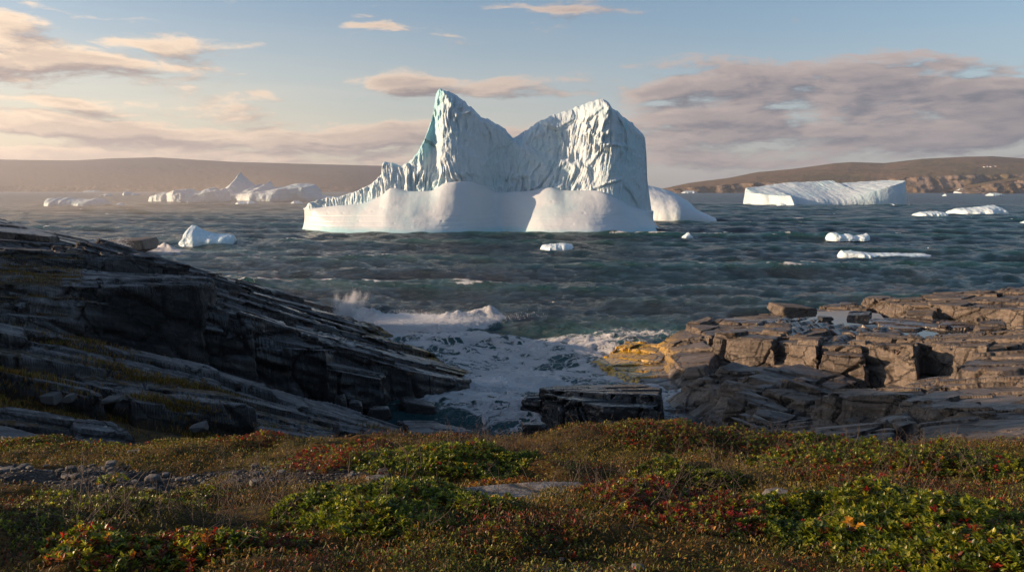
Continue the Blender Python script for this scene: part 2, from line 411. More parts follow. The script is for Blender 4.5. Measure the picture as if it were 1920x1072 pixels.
# ------------------------------------------------------------------ sea
def foam_region(X, Y):
    """how much foam lies on the water, from the shape of the cove"""
    f = np.zeros_like(X)
    def seg(pts, w, amp, z=0):
        nonlocal f
        A = [Wz(*p)[:2] for p in pts]
        for a, b in zip(A[:-1], A[1:]):
            d = b - a; L = (d ** 2).sum(); t_ = np.clip(((X - a[0]) * d[0] + (Y - a[1]) * d[1]) / L, 0, 1)
            r = np.hypot(X - a[0] - t_ * d[0], Y - a[1] - t_ * d[1])
            f = np.maximum(f, amp * np.exp(-(r / w) ** 2))
    seg([(660, 615), (760, 632), (880, 640)], 3.2, 1.0)
    seg([(800, 640), (930, 665), (1040, 640), (1150, 660)], 5.0, .80)
    seg([(850, 690), (980, 700), (1120, 690)], 5.0, .84)
    seg([(760, 760), (900, 770), (1000, 800)], 3.2, .88)
    seg([(930, 730), (1010, 720)], 3.0, .95)
    seg([(1170, 700), (1290, 740), (1300, 790)], 2.6, .82)
    seg([(1080, 640), (1220, 620)], 5.0, .66)
    seg([(180, 478), (260, 478), (330, 470)], 7.0, .95)
    seg([(330, 470), (460, 470)], 7, .6)
    seg([(560, 600), (640, 612)], 4, .9)
    seg([(566, 427), (640, 431), (780, 434), (940, 434), (1090, 438), (1245, 435)], 2.2, .72)
    return f
SWELL = []
def waves(X, Y, dist):
    Z = np.zeros_like(X); DX = np.zeros_like(X); DY = np.zeros_like(X)
    r = np.random.default_rng(3)
    comps = []
    for L, A, sp_ in [(28, .34, .14), (19, .32, .18), (13, .22, .22)]: comps.append((L, A, sp_))
    for k in range(46): L = 11 * (0.915 ** k) * r.uniform(.9, 1.1) + .25; comps.append((L, 0.0172 * L ** .74, .42))
    for L, A, spd in comps:
        th = R(-100) + r.normal(0, spd); k = 2 * math.pi / L; ph = r.uniform(0, 6.28)
        kx, ky = math.cos(th) * k, math.sin(th) * k
        j = slice(0, int(np.searchsorted(dist[:, 0], L * 130)) + 1); Xj, Yj = X[j], Y[j]
        fade = 1 - sst(dist[j], L * 45, L * 130)
        mod = .75 + .5 * vnoise(Xj / (L * 3) + ph * 9, Yj / (L * 2.4), s=int(ph * 100))
        a = A * fade * mod; p = kx * Xj + ky * Yj + ph
        Z[j] += a * np.cos(p); q = .85; sn = q * a * np.sin(p)
        DX[j] -= math.cos(th) * sn; DY[j] -= math.sin(th) * sn
    return Z, DX, DY
def build_sea():
    az = np.concatenate([np.linspace(R(-70), R(-36), 110)[:-1], np.linspace(R(-36), R(36), 1100), np.linspace(R(36), R(70), 110)[1:]])
    d = [13.0]
    while d[-1] < 7200:
        x = d[-1]; st = max(.07, x * x / 6432 * .8)
        if x < 260: st = min(st, .5)
        elif x < 480: st = min(st, 1.0)
        d.append(x + st)
    d = np.array(d)
    A, D = np.meshgrid(az, d); X = np.sin(A) * D; Y = np.cos(A) * D
    Z, DX, DY = waves(X, Y, D)
    fr = foam_region(X, Y)
    shelter = 1 - .55 * np.exp(-(((X - 4) / 9) ** 2 + ((Y - 30) / 8) ** 2))
    Z *= shelter; DX *= shelter; DY *= shelter
    crest = sst(Z, .15, .6); qz = Z + .30 * fbm(X * .25, Y * .4, s=5, o=3); q0, q1 = np.percentile(qz[D < 400], [95.5, 99.6]); cap = sst(qz, q0, q1) * .75 * sst(vnoise(X * .45, Y * .8, s=7) + .5 * vnoise(X * 1.4, Y * 2, s=8), -.15, .5)
    cap = np.where(D < 500, cap, 0)
    # the breaking wave by the ledge, standing foam in the cove
    rid = np.zeros_like(X)
    for pts, w, h in [([(640, 600), (720, 606), (800, 606), (905, 600)], 1.15, 1.25), ([(180, 470), (300, 474)], 2.2, .9), ([(860, 735), (930, 725), (1000, 718)], .8, .5)]:
        Q = [Wz(*p)[:2] for p in pts]
        for a, b in zip(Q[:-1], Q[1:]):
            dd = b - a; L = (dd ** 2).sum(); t_ = np.clip(((X - a[0]) * dd[0] + (Y - a[1]) * dd[1]) / L, 0, 1)
            rr = np.hypot(X - a[0] - t_ * dd[0], Y - a[1] - t_ * dd[1] + .3 * np.sin(X * 1.3))
            rid = np.maximum(rid, h * np.exp(-(rr / w) ** 2))
    n = fbm(X * .8, Y * 1.0, s=9, o=3, g=.5); Z += rid * .72 * (1 + .45 * n) + np.clip(rid, 0, .6) * .16 * fbm(X * 2.0, Y * 1.2, s=3, o=2)
    Z += np.where(D < 60, fr * (.16 * fbm(X * 1.1, Y * 1.5, s=22, o=4, g=.6) + .05 * fbm(X * 5, Y * 6, s=23, o=3)), 0)
    foam = np.clip(fr + rid * 1.6, 0, 1.6)
    Z += np.clip(rid - .15, 0, 1) * .07 * fbm(X * 6, Y * 4, s=24, o=2)
    V = np.stack([X + DX, Y + DY, Z], -1).reshape(-1, 3)
    o = mkmesh('water', V, gridF(len(d), len(az)), M_WATER, {'foam': foam.ravel(), 'cap': cap.ravel(), 'crest': crest.ravel()}, loc=np.zeros(3))
    props(o, kind='structure')
    s = 7300.0   # the sea bed under and round the sheet
    V = np.array([[-s, -s, -3.0], [s, -s, -3.0], [s, s, -3.0], [-s, s, -3.0]])
    o = mkmesh('seabed', V, [[0, 1, 2, 3]], M_STONE2, loc=np.zeros(3)); props(o, kind='structure')
build_sea()

# ------------------------------------------------------------------ blocks: height = the highest of many jointed blocks
class Blocks:
    def __init__(s): s.b = []
    def add(s, pts, batter=4.0, foot=-2.0):
        """pts: top corners as (pixel x, pixel y, distance); batter: side slope (rise over run)"""
        Q = np.array([P(*p) for p in pts]); c = Q.mean(0)
        A = np.c_[Q[:, 0] - c[0], Q[:, 1] - c[1], np.ones(len(Q))]
        k, *_ = np.linalg.lstsq(A, Q[:, 2], rcond=None)
        an = np.argsort(np.arctan2(Q[:, 1] - c[1], Q[:, 0] - c[0])); Q = Q[an]
        # convex hull in plan
        pts2 = sorted(map(tuple, Q[:, :2]))
        def half(ps):
            h = []
            for p in ps:
                while len(h) > 1 and (h[-1][0] - h[-2][0]) * (p[1] - h[-2][1]) - (h[-1][1] - h[-2][1]) * (p[0] - h[-2][0]) <= 0: h.pop()
                h.append(p)
            return h[:-1]
        hull = half(pts2) + half(pts2[::-1])
        s.b.append((c, k, hull, batter, foot)); return s
    def z(s, X0, Y0):
        Z0 = np.full(X0.shape, -5.0); I0 = np.full(X0.shape, -1)
        for i, (c, k, hull, bt, ft) in enumerate(s.b):
            hl = np.array(hull); mg = 8.0 / min(bt, 3) + 1
            j0, j1 = np.searchsorted(Y0[:, 0], [hl[:, 1].min() - mg, hl[:, 1].max() + mg]); i0, i1 = np.searchsorted(X0[0], [hl[:, 0].min() - mg, hl[:, 0].max() + mg])
            if j1 <= j0 or i1 <= i0: continue
            sl = (slice(j0, j1), slice(i0, i1)); X, Y, Z, I = X0[sl], Y0[sl], Z0[sl], I0[sl]
            wob = .09 * fbm(X * .7, Y * .7, s=40 + i, o=3) + .05 * (_h(np.floor(X * 1.7 + Y).astype(np.int64), np.floor(Y * 1.7 - X).astype(np.int64), np.zeros(X.shape, np.int64), i) - .5)
            top = k[0] * (X - c[0]) + k[1] * (Y - c[1]) + k[2]
            n = len(hull); d = np.full(X.shape, 99.0)
            for j in range(n):
                a = np.array(hull[j]); b = np.array(hull[(j + 1) % n]); e = b - a; e = e / (np.hypot(*e) + 1e-9)
                d = np.minimum(d, e[0] * (Y - a[1]) - e[1] * (X - a[0]))
            d = d + wob
            zz = top + np.minimum(d, 0) * bt - .04 * np.exp(-np.maximum(d, 0) / .04)
            zz = np.where(zz < ft, -5, zz)
            I[...] = np.where(zz > Z, i, I); Z[...] = np.maximum(Z, zz)
        return Z0, I0
def joints(X, Y, ang, w, L, s, amp, warp=.15):
    """slats of bedding rock running along ang: offset per slat, distance to the nearest joint"""
    ca, sa = math.cos(R(ang)), math.sin(R(ang))
    u = X * ca + Y * sa; v = -X * sa + Y * ca
    v = v + warp * fbm(u * .25, v * .6, s=s, o=3) * w * 2; u = u + warp * fbm(u * .6, v * .5, s=s + 1, o=3) * 2
    # irregular slat widths by warping v
    v2 = v / w + .35 * np.sin(v / w * 1.7 + s) ; iv = np.floor(v2).astype(np.int64); fv = v2 - iv
    u2 = u / (L * (.6 + .9 * rnd(iv, 3, s))) + rnd(iv, 1, s) * 7; iu = np.floor(u2).astype(np.int64); fu = u2 - iu
    off = (rnd(iv, iu, s) - .5) * 2 * amp
    tilt = (rnd(iv, iu, s + 5) - .5) * (fv - .5) * amp * 1.2 + (rnd(iv, iu, s + 6) - .5) * (fu - .5) * amp
    e = np.minimum(np.minimum(fv, 1 - fv) * w, np.minimum(fu, 1 - fu) * L * .8)
    return off + tilt, e, iv, iu
def heightfield(name, x0, x1, y0, y1, st, zf, mat, zmin=-1.0, disp=None, attrs_f=None, **kw):
    xs = np.arange(x0, x1, st); ys = np.arange(y0, y1, st)
    X, Y = np.meshgrid(xs, ys); Z, extra = zf(X, Y)
    gy, gx = np.gradient(Z, st); N = np.stack([-gx, -gy, np.ones_like(Z)], -1); N /= np.linalg.norm(N, axis=-1, keepdims=True)
    V = np.stack([X, Y, Z], -1)
    keep = (Z > zmin).ravel()
    at = attrs_f(X, Y, Z, N, extra) if attrs_f else {}
    F = gridF(len(ys), len(xs)); F = F[keep[F].any(1)]
    V = V.reshape(-1, 3); N = N.reshape(-1, 3); keys = list(at)
    D = np.concatenate([V, N] + [at[k].reshape(-1, 1) for k in keys], 1)
    dz = V[F, 2]; steep = (dz.max(1) - dz.min(1)) > 3.0 * st
    if disp is not None and steep.any():
        k = 5; Q = D[F[steep]]; g = np.linspace(0, 1, k + 1); U, W = np.meshgrid(g, g, indexing='ij'); U = U.ravel()[None, :, None]; W = W.ravel()[None, :, None]
        S = Q[:, None, 0] * (1 - U) * (1 - W) + Q[:, None, 1] * U * (1 - W) + Q[:, None, 2] * U * W + Q[:, None, 3] * (1 - U) * W
        n2 = (k + 1) ** 2; F2 = (gridF(k + 1, k + 1)[:, ::-1][None] + (np.arange(len(Q)) * n2)[:, None, None]).reshape(-1, 4); S = S.reshape(-1, S.shape[-1])
        u1, inv = np.unique(F[~steep].ravel(), return_inverse=True)
        D2 = np.concatenate([D[u1], S]); F = np.concatenate([inv.reshape(-1, 4), F2 + len(u1)])
        key = np.round(D2[:, :3] * 5000).astype(np.int64); h = key[:, 0] * 2000003 + key[:, 1] * 4001 + key[:, 2] * 700000001
        _, first, inv = np.unique(h, return_index=True, return_inverse=True)
        D = D2[first]; F = inv.reshape(-1)[F]
    else:
        u1, inv = np.unique(F.ravel(), return_inverse=True); D = D[u1]; F = inv.reshape(F.shape)
    V = D[:, :3].copy(); N = D[:, 3:6] / (np.linalg.norm(D[:, 3:6], axis=1, keepdims=True) + 1e-9)
    if disp is not None:
        dd = disp(V[:, 0], V[:, 1], V[:, 2]) * (1 - .86 * sst(N[:, 2], .6, .9)); V = V + N * np.clip(dd, -.35, .35)[:, None]
    at = {q: D[:, 6 + i] for i, q in enumerate(keys)}
    return mkmesh(name, V, F, mat, at, **kw)
def rock_disp(s, amp=.10, sc=1.0, lay=(.30, .17), strike=40):
    ca, sa = math.cos(R(strike)), math.sin(R(strike))
    def f(X, Y, Z):
        u = X * ca + Y * sa; v = -X * sa + Y * ca; l = Z + lay[0] * X + lay[1] * Y
        w = .3 * fbm(X * .8, Y * .8, Z * .8, s=s, o=2)
        F1, F2, ID = vor(u * .42 * sc + w, v * .62 * sc + w, l * .75 * sc, s=s)
        e = F2 - F1
        d = (ID - .5) * 1.2 * amp - .15 * np.exp(-(e / .045) ** 2)
        d += .14 * amp * fbm(X * 1.5, Y * 1.5, Z * 1.5, s=s + 9, o=4)
        d += .30 * amp * vnoise(u * .8, v * .8, l * 9, s=s + 3) + .03 * fbm(X * 6, Y * 6, Z * 6, s=s + 4, o=3)
        return d
    return f

# ---- the upper left ledge
def build_left_upper():
    B = Blocks()
    B.add([(-420, 500, 15.5), (0, 523, 19), (200, 545, 21), (372, 578, 23), (400, 560, 27), (330, 500, 34), (60, 424, 42), (-700, 405, 38)], 18)          # main deck above the lichened face
    B.add([(-420, 540, 15), (0, 575, 18.0), (150, 592, 19.2), (120, 570, 22), (0, 550, 22)], 14)                                    # lower bench left
    B.add([(375, 585, 24.6), (480, 600, 25.6), (600, 640, 27), (700, 640, 38), (400, 520, 38), (330, 505, 36), (340, 540, 30)], 18)
    B.add([(356, 598, 23.6), (470, 625, 24.6), (520, 600, 30), (380, 560, 30)], 18)
    B.add([(470, 640, 25.2), (600, 660, 26.0), (640, 640, 30), (500, 600, 30)], 18)
    B.add([(480, 660, 25.0), (612, 672, 25.6), (640, 660, 28), (500, 640, 28)], 18)
    B.add([(600, 648, 27.0), (740, 695, 28.2), (800, 700, 31), (905, 714, 33.4), (762, 640, 42), (600, 588, 41)], 18)
    B.add([(610, 700, 25.2), (715, 722, 26.2), (735, 705, 29), (620, 670, 29)], 18)
    B.add([(735, 690, 28.2), (770, 705, 28.4), (880, 722, 31.0), (915, 713, 33.6), (800, 660, 39), (700, 620, 40)], 14)
    B.add([(100, 480, 33), (200, 482, 34), (420, 528, 37), (600, 590, 40), (740, 636, 42), (650, 600, 44), (400, 505, 43), (180, 462, 40)], 5)     # ridge behind
    B.b.append((np.array([-30., 22., 10.6]), np.array([-.12, -.16, 10.7]), [(-40., 11.5), (-20.5, 13.3), (-23.5, 30.5), (-40., 31.5)], 3.0, -3))     # unseen high ground added past the frame to shade the cove and right rocks
    def zf(X, Y):
        Z, I = B.z(X, Y)
        o1, e1, iv, iu = joints(X, Y, 41, 1.15, 8.5, 3, .24, .08)
        o2, e2, *_ = joints(X, Y, 40.5, .36, 5.0, 8, .075, .08)
        Z2 = Z + o1 + o2 - .14 * np.exp(-(e1 / .022) ** 2)
        gully = (o1 < -.1)
        return Z2, (I, gully, o1, X, Y)
    def at(X, Y, Z, N, ex):
        I, gully, o1, _, _ = ex
        wet = sst(fbm(X * .35, Y * .35, s=4, o=3) * 2.0 - (Z - 2.7) * .55, -.2, .6)
        px = X / Y * FPX + CXP
        up = sst(N[..., 2], .75, .95)
        moss = up * np.clip(sst(-px, -190, -20) * sst(Y, 17, 21) * (1 - sst(Y, 29, 36)) * 1.2 + .5 * (o1 < -.13) * (Z > 3.4) * (X < -9), 0, 1)
        weed = sst(-Z, -.8, -.1) * .45 + .6 * sst(Y, 36, 39) * sst(-Z, -1.3, -.3)
        face = (1 - sst(N[..., 2], .35, .6)) * sst(fbm(X * .3, Y * .3, Z * .3, s=66, o=2) + .045 * (px - 250) / 10, -.9, .2)  # mask of steep sides that get painted shade
        return {'wet': np.maximum(wet, .6 * (1 - sst(N[..., 2], .35, .6)) * sst(px, 330, 420)), 'moss': moss, 'weed': np.clip(weed, 0, 1), 'face': face}  # steep sides towards the tip also set wet, to darken them like shade
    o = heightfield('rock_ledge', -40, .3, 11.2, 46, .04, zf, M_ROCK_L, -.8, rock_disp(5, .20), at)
    props(o, 'long dark slate ledge with a jointed cliff face tilting into the sea at left', 'rock ledge')
build_left_upper()
def build_left_far():
    B = Blocks()
    B.add([(-60, 424, 44), (100, 438, 44), (113, 440, 46), (330, 494, 47), (560, 560, 46), (640, 596, 46), (460, 522, 52), (180, 452, 56), (-60, 400, 56)], 5)
    B.add([(-60, 428, 38), (95, 438, 39), (112, 446, 40.5), (80, 430, 43), (-60, 412, 43)], 14)
    def zf(X, Y):
        Z, I = B.z(X, Y); o1, e1, *_ = joints(X, Y, 36, 1.3, 6, 3, .10); return Z + o1 - .08 * np.exp(-(e1 / .05) ** 2), None
    o = heightfield('rock_ledge', -42, -8, 34, 60, .07, zf, M_BROWN, -.8, rock_disp(15, .07), lambda X, Y, Z, N, e: {'wet': .75 * sst(N[..., 2], .8, .95), 'moss': np.zeros_like(Z), 'weed': np.zeros_like(Z)})
    props(o, 'long bare brown rock slope behind the dark ledge, sloping to the sea at far left', 'rock slope')
build_left_far()

# ---- the lower left slabs
def build_left_lower():
    B = Blocks()
    B.add([(-300, 575, 14.5), (0, 612, 17), (200, 650, 18.3), (400, 703, 19.8), (420, 722, 18.6), (200, 672, 17.0), (0, 640, 15.6), (-300, 600, 13.5)], 12)
    B.add([(-300, 650, 12.2), (0, 690, 14.4), (150, 705, 15.4), (210, 740, 14.6), (0, 740, 13.0), (-300, 700, 11)], 12)
    B.add([(120, 672, 17), (230, 690, 16.8), (440, 728, 18.2), (480, 760, 17), (330, 745, 16), (100, 700, 15.6)], 12)
    B.add([(65, 690, 15.2), (250, 725, 15.9), (320, 752, 15.6), (240, 758, 14.9), (60, 735, 14.0)], 12)
    B.add([(240, 735, 15.8), (420, 715, 18.8), (620, 775, 20.5), (775, 822, 21.8), (740, 850, 18.4), (420, 800, 15.3), (230, 760, 14.6)], 12)
    B.add([(400, 703, 19.9), (500, 730, 20.8), (640, 770, 22.3), (780, 815, 23.6), (760, 830, 21.5), (560, 770, 19.8), (400, 720, 18.8)], 12)
    B.add([(740, 780, 24.3), (850, 800, 23.6), (985, 835, 22.2), (960, 860, 20), (780, 830, 21)], 12)
    B.add([(-300, 760, 10.2), (0, 770, 12.0), (210, 806, 12.9), (300, 840, 12.3), (0, 850, 10.5), (-300, 850, 9.5)], 12)
    B.add([(60, 770, 13.8), (130, 755, 14.4), (300, 790, 14.4), (400, 825, 13.8), (300, 835, 12.9), (60, 790, 13.0)], 12)
    B.add([(130, 755, 14.6), (260, 770, 15.0), (400, 800, 15.3), (420, 820, 14.4), (150, 780, 13.9)], 12)
    B.add([(-300, 715, 11.6), (0, 738, 13.3), (180, 772, 13.9), (330, 806, 13.7), (280, 812, 13.1), (0, 768, 12.4), (-300, 760, 10.9)], 12)
    B.add([(-300, 800, 9.7), (0, 812, 11.0), (250, 850, 11.4), (0, 860, 10.2), (-300, 860, 9.0)], 12)
    B.add([(415, 795, 15.6), (600, 790, 18.5), (760, 830, 20), (700, 860, 16), (430, 850, 13.5)], 12)
    B.add([(-300, 640, 12.0), (0, 790, 12.5), (500, 850, 13.5), (820, 850, 19), (700, 820, 21), (300, 710, 17.5), (0, 640, 16)], 2, -3)   # ground under the slabs
    def zf(X, Y):
        Z, I = B.z(X, Y)
        last = I == len(B.b) - 1
        o1, e1, iv, iu = joints(X, Y, 33, 1.0, 7.0, 13, .17, .08)
        o2, e2, *_ = joints(X, Y, 32.5, .24, 5.0, 18, .06, .08)
        Z = np.where(last, Z - .5 + .16 * fbm(X, Y, s=3, o=5, g=.6), Z + o1 + o2 - .09 * np.exp(-(e1 / .02) ** 2))
        return Z, (last, o1)
    def at(X, Y, Z, N, ex):
        last, o1 = ex; up = sst(N[..., 2], .6, .9)
        moss = np.clip(last * 1.0 + (o1 < -.085) * .55 * up * (X < -3.5), 0, 1)
        wet = sst(-Z, -1.6, -.6)
        return {'wet': wet, 'moss': moss * sst(Z, .8, 1.6), 'weed': np.zeros_like(Z), 'face': .8 * (1 - sst(N[..., 2], .35, .6))}  # slab sides get the painted shade too
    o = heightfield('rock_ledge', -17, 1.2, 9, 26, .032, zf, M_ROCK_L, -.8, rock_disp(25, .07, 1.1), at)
    props(o, 'low grey slate slabs with mossy gullies sloping from lower left towards the cove', 'rock slabs')
build_left_lower()

# ---- the right outcrop
def build_right():
    B = Blocks(); a = B.add
    a([(1113, 668, 37.8), (1180, 645, 40), (1290, 640, 38), (1310, 690, 33.5), (1290, 740, 30.6), (1210, 715, 32.6)], 1.0)         # nose
    a([(1230, 640, 38.5), (1275, 620, 40), (1330, 596, 42), (1340, 615, 37), (1290, 650, 35), (1260, 660, 35.5)], 2.0)
    a([(1290, 610, 40), (1345, 592, 42.5), (1455, 584, 44), (1470, 600, 40), (1400, 612, 38), (1330, 622, 36)], 2.6)
    a([(1255, 660, 34.5), (1310, 640, 36), (1345, 650, 33), (1320, 700, 31), (1285, 700, 31.5)], 1.6)
    a([(1338, 626, 33.4), (1450, 628, 31.5), (1485, 630, 34), (1480, 600, 38.5), (1370, 612, 38)], 6.6)
    a([(1445, 638, 32.6), (1530, 640, 29.8), (1560, 625, 34), (1500, 612, 38), (1450, 620, 36)], 6.6)
    a([(1540, 660, 29), (1620, 662, 28), (1600, 640, 32), (1540, 640, 32)], 6.5)
    a([(1595, 646, 30.0), (1715, 650, 27.0), (1735, 645, 30), (1725, 630, 34), (1620, 625, 35)], 6.6)
    a([(1728, 642, 29.2), (1850, 652, 25.6), (1925, 640, 27), (1960, 610, 33), (1760, 632, 33.8)], 6.4)
    a([(1460, 600, 40), (1530, 592, 42), (1760, 640, 34), (1700, 645, 31), (1480, 628, 33.5)], 2.5)     # dark streaked slab before the pool
    a([(1620, 562, 47), (1700, 553, 48), (1900, 548, 47), (2050, 560, 42), (2050, 590, 34), (1920, 572, 38.5), (1800, 561, 42), (1690, 566, 43)], 6.4)   # upper terrace
    a([(1530, 578, 47), (1580, 568, 50), (1650, 570, 49), (1650, 590, 43), (1600, 595, 41.5)], 1.6)
    a([(1870, 545, 52), (1925, 533, 52), (2100, 520, 52), (2100, 560, 44), (1900, 556, 47)], 3)
    a([(1700, 578, 41.5), (1760, 575, 41), (1750, 590, 39.6), (1695, 590, 40.5)], 4)
    a([(1625, 592, 41), (1700, 590, 41), (1850, 606, 38), (1810, 618, 36.6), (1690, 622, 36.6), (1620, 608, 39)], 2.5)
    a([(1830, 600, 36.5), (1880, 598, 36.5), (1890, 612, 34.8), (1835, 615, 35)], 4)
    a([(1640, 600, 41), (1700, 598, 41.5), (1690, 606, 40), (1650, 607, 40)], 3)
    a([(1795, 694, 22.6), (1835, 662, 25), (1920, 655, 25), (1990, 660, 24), (1930, 690, 21.5), (1880, 695, 21.3)], 2.4)   # tilted lit slab
    a([(1690, 735, 23.4), (1790, 698, 23.5), (1925, 690, 22), (2100, 700, 20), (2100, 730, 18), (1800, 728, 20.5)], 2.6)
    a([(1528, 738, 21.8), (1570, 730, 24), (1720, 728, 23), (1745, 745, 19.6), (1700, 748, 19.2), (1600, 742, 20.2)], 6.6)   # shaded bench
    a([(1690, 755, 18.8), (1760, 725, 22), (1930, 705, 20.5), (2100, 720, 18), (2100, 790, 14), (1900, 775, 15.2), (1760, 775, 17)], 3.0)
    a([(1305, 757, 27.6), (1350, 748, 28.4), (1400, 762, 26.8), (1435, 785, 24.4), (1400, 800, 23.5), (1330, 790, 25)], 4)
    a([(1340, 745, 28.5), (1480, 752, 26.5), (1530, 775, 23.5), (1510, 790, 22.5), (1440, 790, 24), (1350, 775, 27)], 1.2)
    a([(1230, 768, 28), (1300, 764, 28), (1310, 800, 25), (1240, 802, 25)], 3)
    a([(1400, 800, 22.5), (1500, 790, 21.5), (1600, 800, 18), (1700, 800, 16.5), (1650, 830, 14.5), (1450, 830, 17)], 1.2)
    a([(1640, 790, 17.5), (1700, 770, 18), (1720, 800, 16), (1680, 805, 15.5)], 2.5)
    a([(1720, 800, 16), (1900, 790, 15), (2100, 790, 13), (2100, 850, 11), (1750, 850, 12.5)], 1.2)
    a([(1730, 812, 14.8), (1800, 800, 15), (1860, 815, 13.6), (1800, 825, 13.2)], 2)
    a([(1300, 745, 29), (1500, 610, 39), (1750, 575, 44), (2100, 560, 44), (2100, 800, 14), (1600, 800, 18), (1450, 800, 22)], 1.0, -3)
    core = len(B.b) - 1
    a = B.add
    # the floor that holds the tide pool is lower than everything round it
    c, k, hull, bt, ft = B.b[core]; B.b[core] = (np.array([16., 30., 0.]), np.array([-.0, -.05, .95]), hull, bt, ft)
    # broken blocks lying on the lower shelf
    rr = np.random.default_rng(31)
    for i in range(110):
        cy = rr.uniform(13.5, 31); px = rr.uniform(1440 if cy > 19 else 1520, 1950) if cy < 25 else rr.uniform(1400, 1560); cx = (px - CXP) / FPX * cy
        w, l = rr.uniform(.35, 1.3), rr.uniform(.3, .9); th = R(-48 + rr.normal(0, 14)); ca, sa = math.cos(th), math.sin(th)
        hull = [(cx + a_ * w * ca - b_ * l * sa, cy + a_ * w * sa + b_ * l * ca) for a_, b_ in ((-1, -1), (1, -1), (1, 1), (-1, 1))]
        zc = .95 - .05 * (cy - 30) + rr.uniform(.05, .5) * (1 if cy > 20 else 1.6)
        B.b.append((np.array([cx, cy, zc]), np.array([rr.normal(0, .10), rr.normal(0, .10), zc]), hull, rr.uniform(3, 9), -2))
    def zf(X, Y):
        Z, I = B.z(X, Y)
        o1, e1, iv, iu = joints(X, Y, -48, 1.5, 3.2, 23, .12, .12)
        o2, e2, *_ = joints(X, Y, -20, .9, 2.4, 28, .06, .12)
        streak = (I == 9) * .10 * np.sin((X * 1.2 - Y * .9) * 6 + 3 * fbm(X * .6, Y * .6, s=2, o=2))
        Z = Z + (o1 * np.where(I == core, 1.8, 1) + o2) * (1 - .5 * (I == 9)) - .10 * np.exp(-(e1 / .025) ** 2) + streak
        return Z, (I, o1)
    def at(X, Y, Z, N, ex):
        I, o1 = ex; up = sst(N[..., 2], .75, .95)
        px = X / Y * FPX + CXP
        weed = sst(-px, -1300, -1180) * sst(-Z, -1.7, -.6) * (Y > 33)
        wet = np.clip(sst(-Z, -.9, -.2) * .8 + (I == 9) * .9 + (np.abs(Z - 1.6) < .12) * .9 * (Y > 33), 0, 1)
        wet = np.clip(wet + .55 * up * sst(fbm(X * .45, Y * .45, s=88, o=4), -.25, .25), 0, 1)  # patches of the block tops darkened through wet, standing in for shade
        moss = up * np.clip((o1 < -.03) * .6 * sst(fbm(X * .5, Y * .5, s=3, o=3), -.1, .2) * sst(px, 1640, 1700) * (Y < 37), 0, 1)
        return {'wet': wet, 'moss': moss, 'weed': np.clip(weed, 0, 1)}
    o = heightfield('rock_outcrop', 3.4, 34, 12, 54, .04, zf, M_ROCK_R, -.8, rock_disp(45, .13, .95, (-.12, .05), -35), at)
    props(o, 'brown jointed rock outcrop with sunlit block faces and golden weed at its seaward tip', 'rock outcrop')
    # tide pool: a flat sheet of still water lying in the hollow
    m, t, b, pos, out = new_mat('still_water')
    b.inputs['Base Color'].default_value = (.02, .026, .03, 1); b.inputs['Roughness'].default_value = .03; b.inputs['IOR'].default_value = 1.33
    t.l.new(t.bump(t.noise(pos, 3, 3, .5), .12, .02), b.inputs['Normal'])
    for pts in ([(1480, 600), (1530, 584), (1600, 582), (1650, 588), (1660, 600), (1600, 612), (1500, 614)], [(1680, 622), (1760, 616), (1850, 618), (1890, 640), (1820, 652), (1720, 650)]):
        ring = np.array([Wz(*p, 1.53) for p in pts]); n = len(ring); c = ring.mean(0)
        V = np.vstack([c, ring]); F = [[0, 1 + i, 1 + (i + 1) % n] for i in range(n)]
        o = mkmesh('tide_pool', V, F, m, smooth=False); props(o, kind='structure')
build_right()

# ------------------------------------------------------------------ ground in front
EDGE_PX = np.array([[-400, 822], [0, 822], [300, 826], [600, 828], [820, 838], [960, 842], [1080, 838], [1180, 806], [1300, 800], [1420, 812], [1600, 826], [1750, 832], [1920, 824], [2300, 824]], float)
def ground_z(X, Y):
    z = 6.42 - .225 * (Y - 3.2)
    z = z + .15 * fbm(X * .55, Y * .55, s=61, o=4) + .10 * fbm(X * 1.5, Y * 1.5, s=62, o=3) + .03 * fbm(X * 4.5, Y * 4.5, s=64, o=2) + .012 * vnoise(X * 8, Y * 8, s=63)
    px = X / np.maximum(Y, .5) * FPX + CXP
    yE = 9.4 + .5 * vnoise(X * .35, X * 0 + 3, s=5)
    z = z - .9 * np.maximum(0, Y - yE) ** 1.25
    # hollow where the gravel lies, unseen left hummock added to shade the near corner, and mounds
    z = z - .05 * np.exp(-(((X + 2.9) / 1.8) ** 2 + ((Y - 6.6) / .9) ** 2))
    z = z + .75 * np.exp(-(((X + 4.6) / 1.3) ** 2 + ((Y - 3.4) / 1.0) ** 2)) + .26 * np.exp(-(((X - 1.5) / 1.1) ** 2 + ((Y - 8.6) / .8) ** 2)) + .12 * np.exp(-(((X + .2) / 1.6) ** 2 + ((Y - 6.4) / .6) ** 2)) + .05 * np.exp(-(((X + 2.7) / 1.5) ** 2 + ((Y - 8.3) / .6) ** 2))
    return z
def gravel_f(X, Y):
    g = lambda cx, cy, rx, ry: np.exp(-(((X - cx) / rx) ** 2 + ((Y - cy) / ry) ** 2) ** 1.5)
    br = .55 * fbm(X * 1.6, Y * 1.6, s=14, o=3)
    return np.clip(np.minimum(0, br) + g(-3.5, 6.5, 1.7, .62) * (1 + br) + g(-1.5, 5.9, .7, .3) + g(.35, 3.2, .7, .2) * .5 + g(1.15, 4.6, .5, .3) * .8 + g(3.6, 8.8, 1.2, .5) * .7, 0, 1)
def GA(px, py):
    px = np.atleast_1d(np.asarray(px, float)); py = np.atleast_1d(np.asarray(py, float)); a, b, c = ray(px, py)
    k = np.arange(1.5, 9.75, .03)[:, None]; hit = H + c * k < ground_z(a * k, b * k); hit[-1] = True
    kk = k[np.argmax(hit, 0), 0]
    return np.stack([a * kk, b * kk], -1)
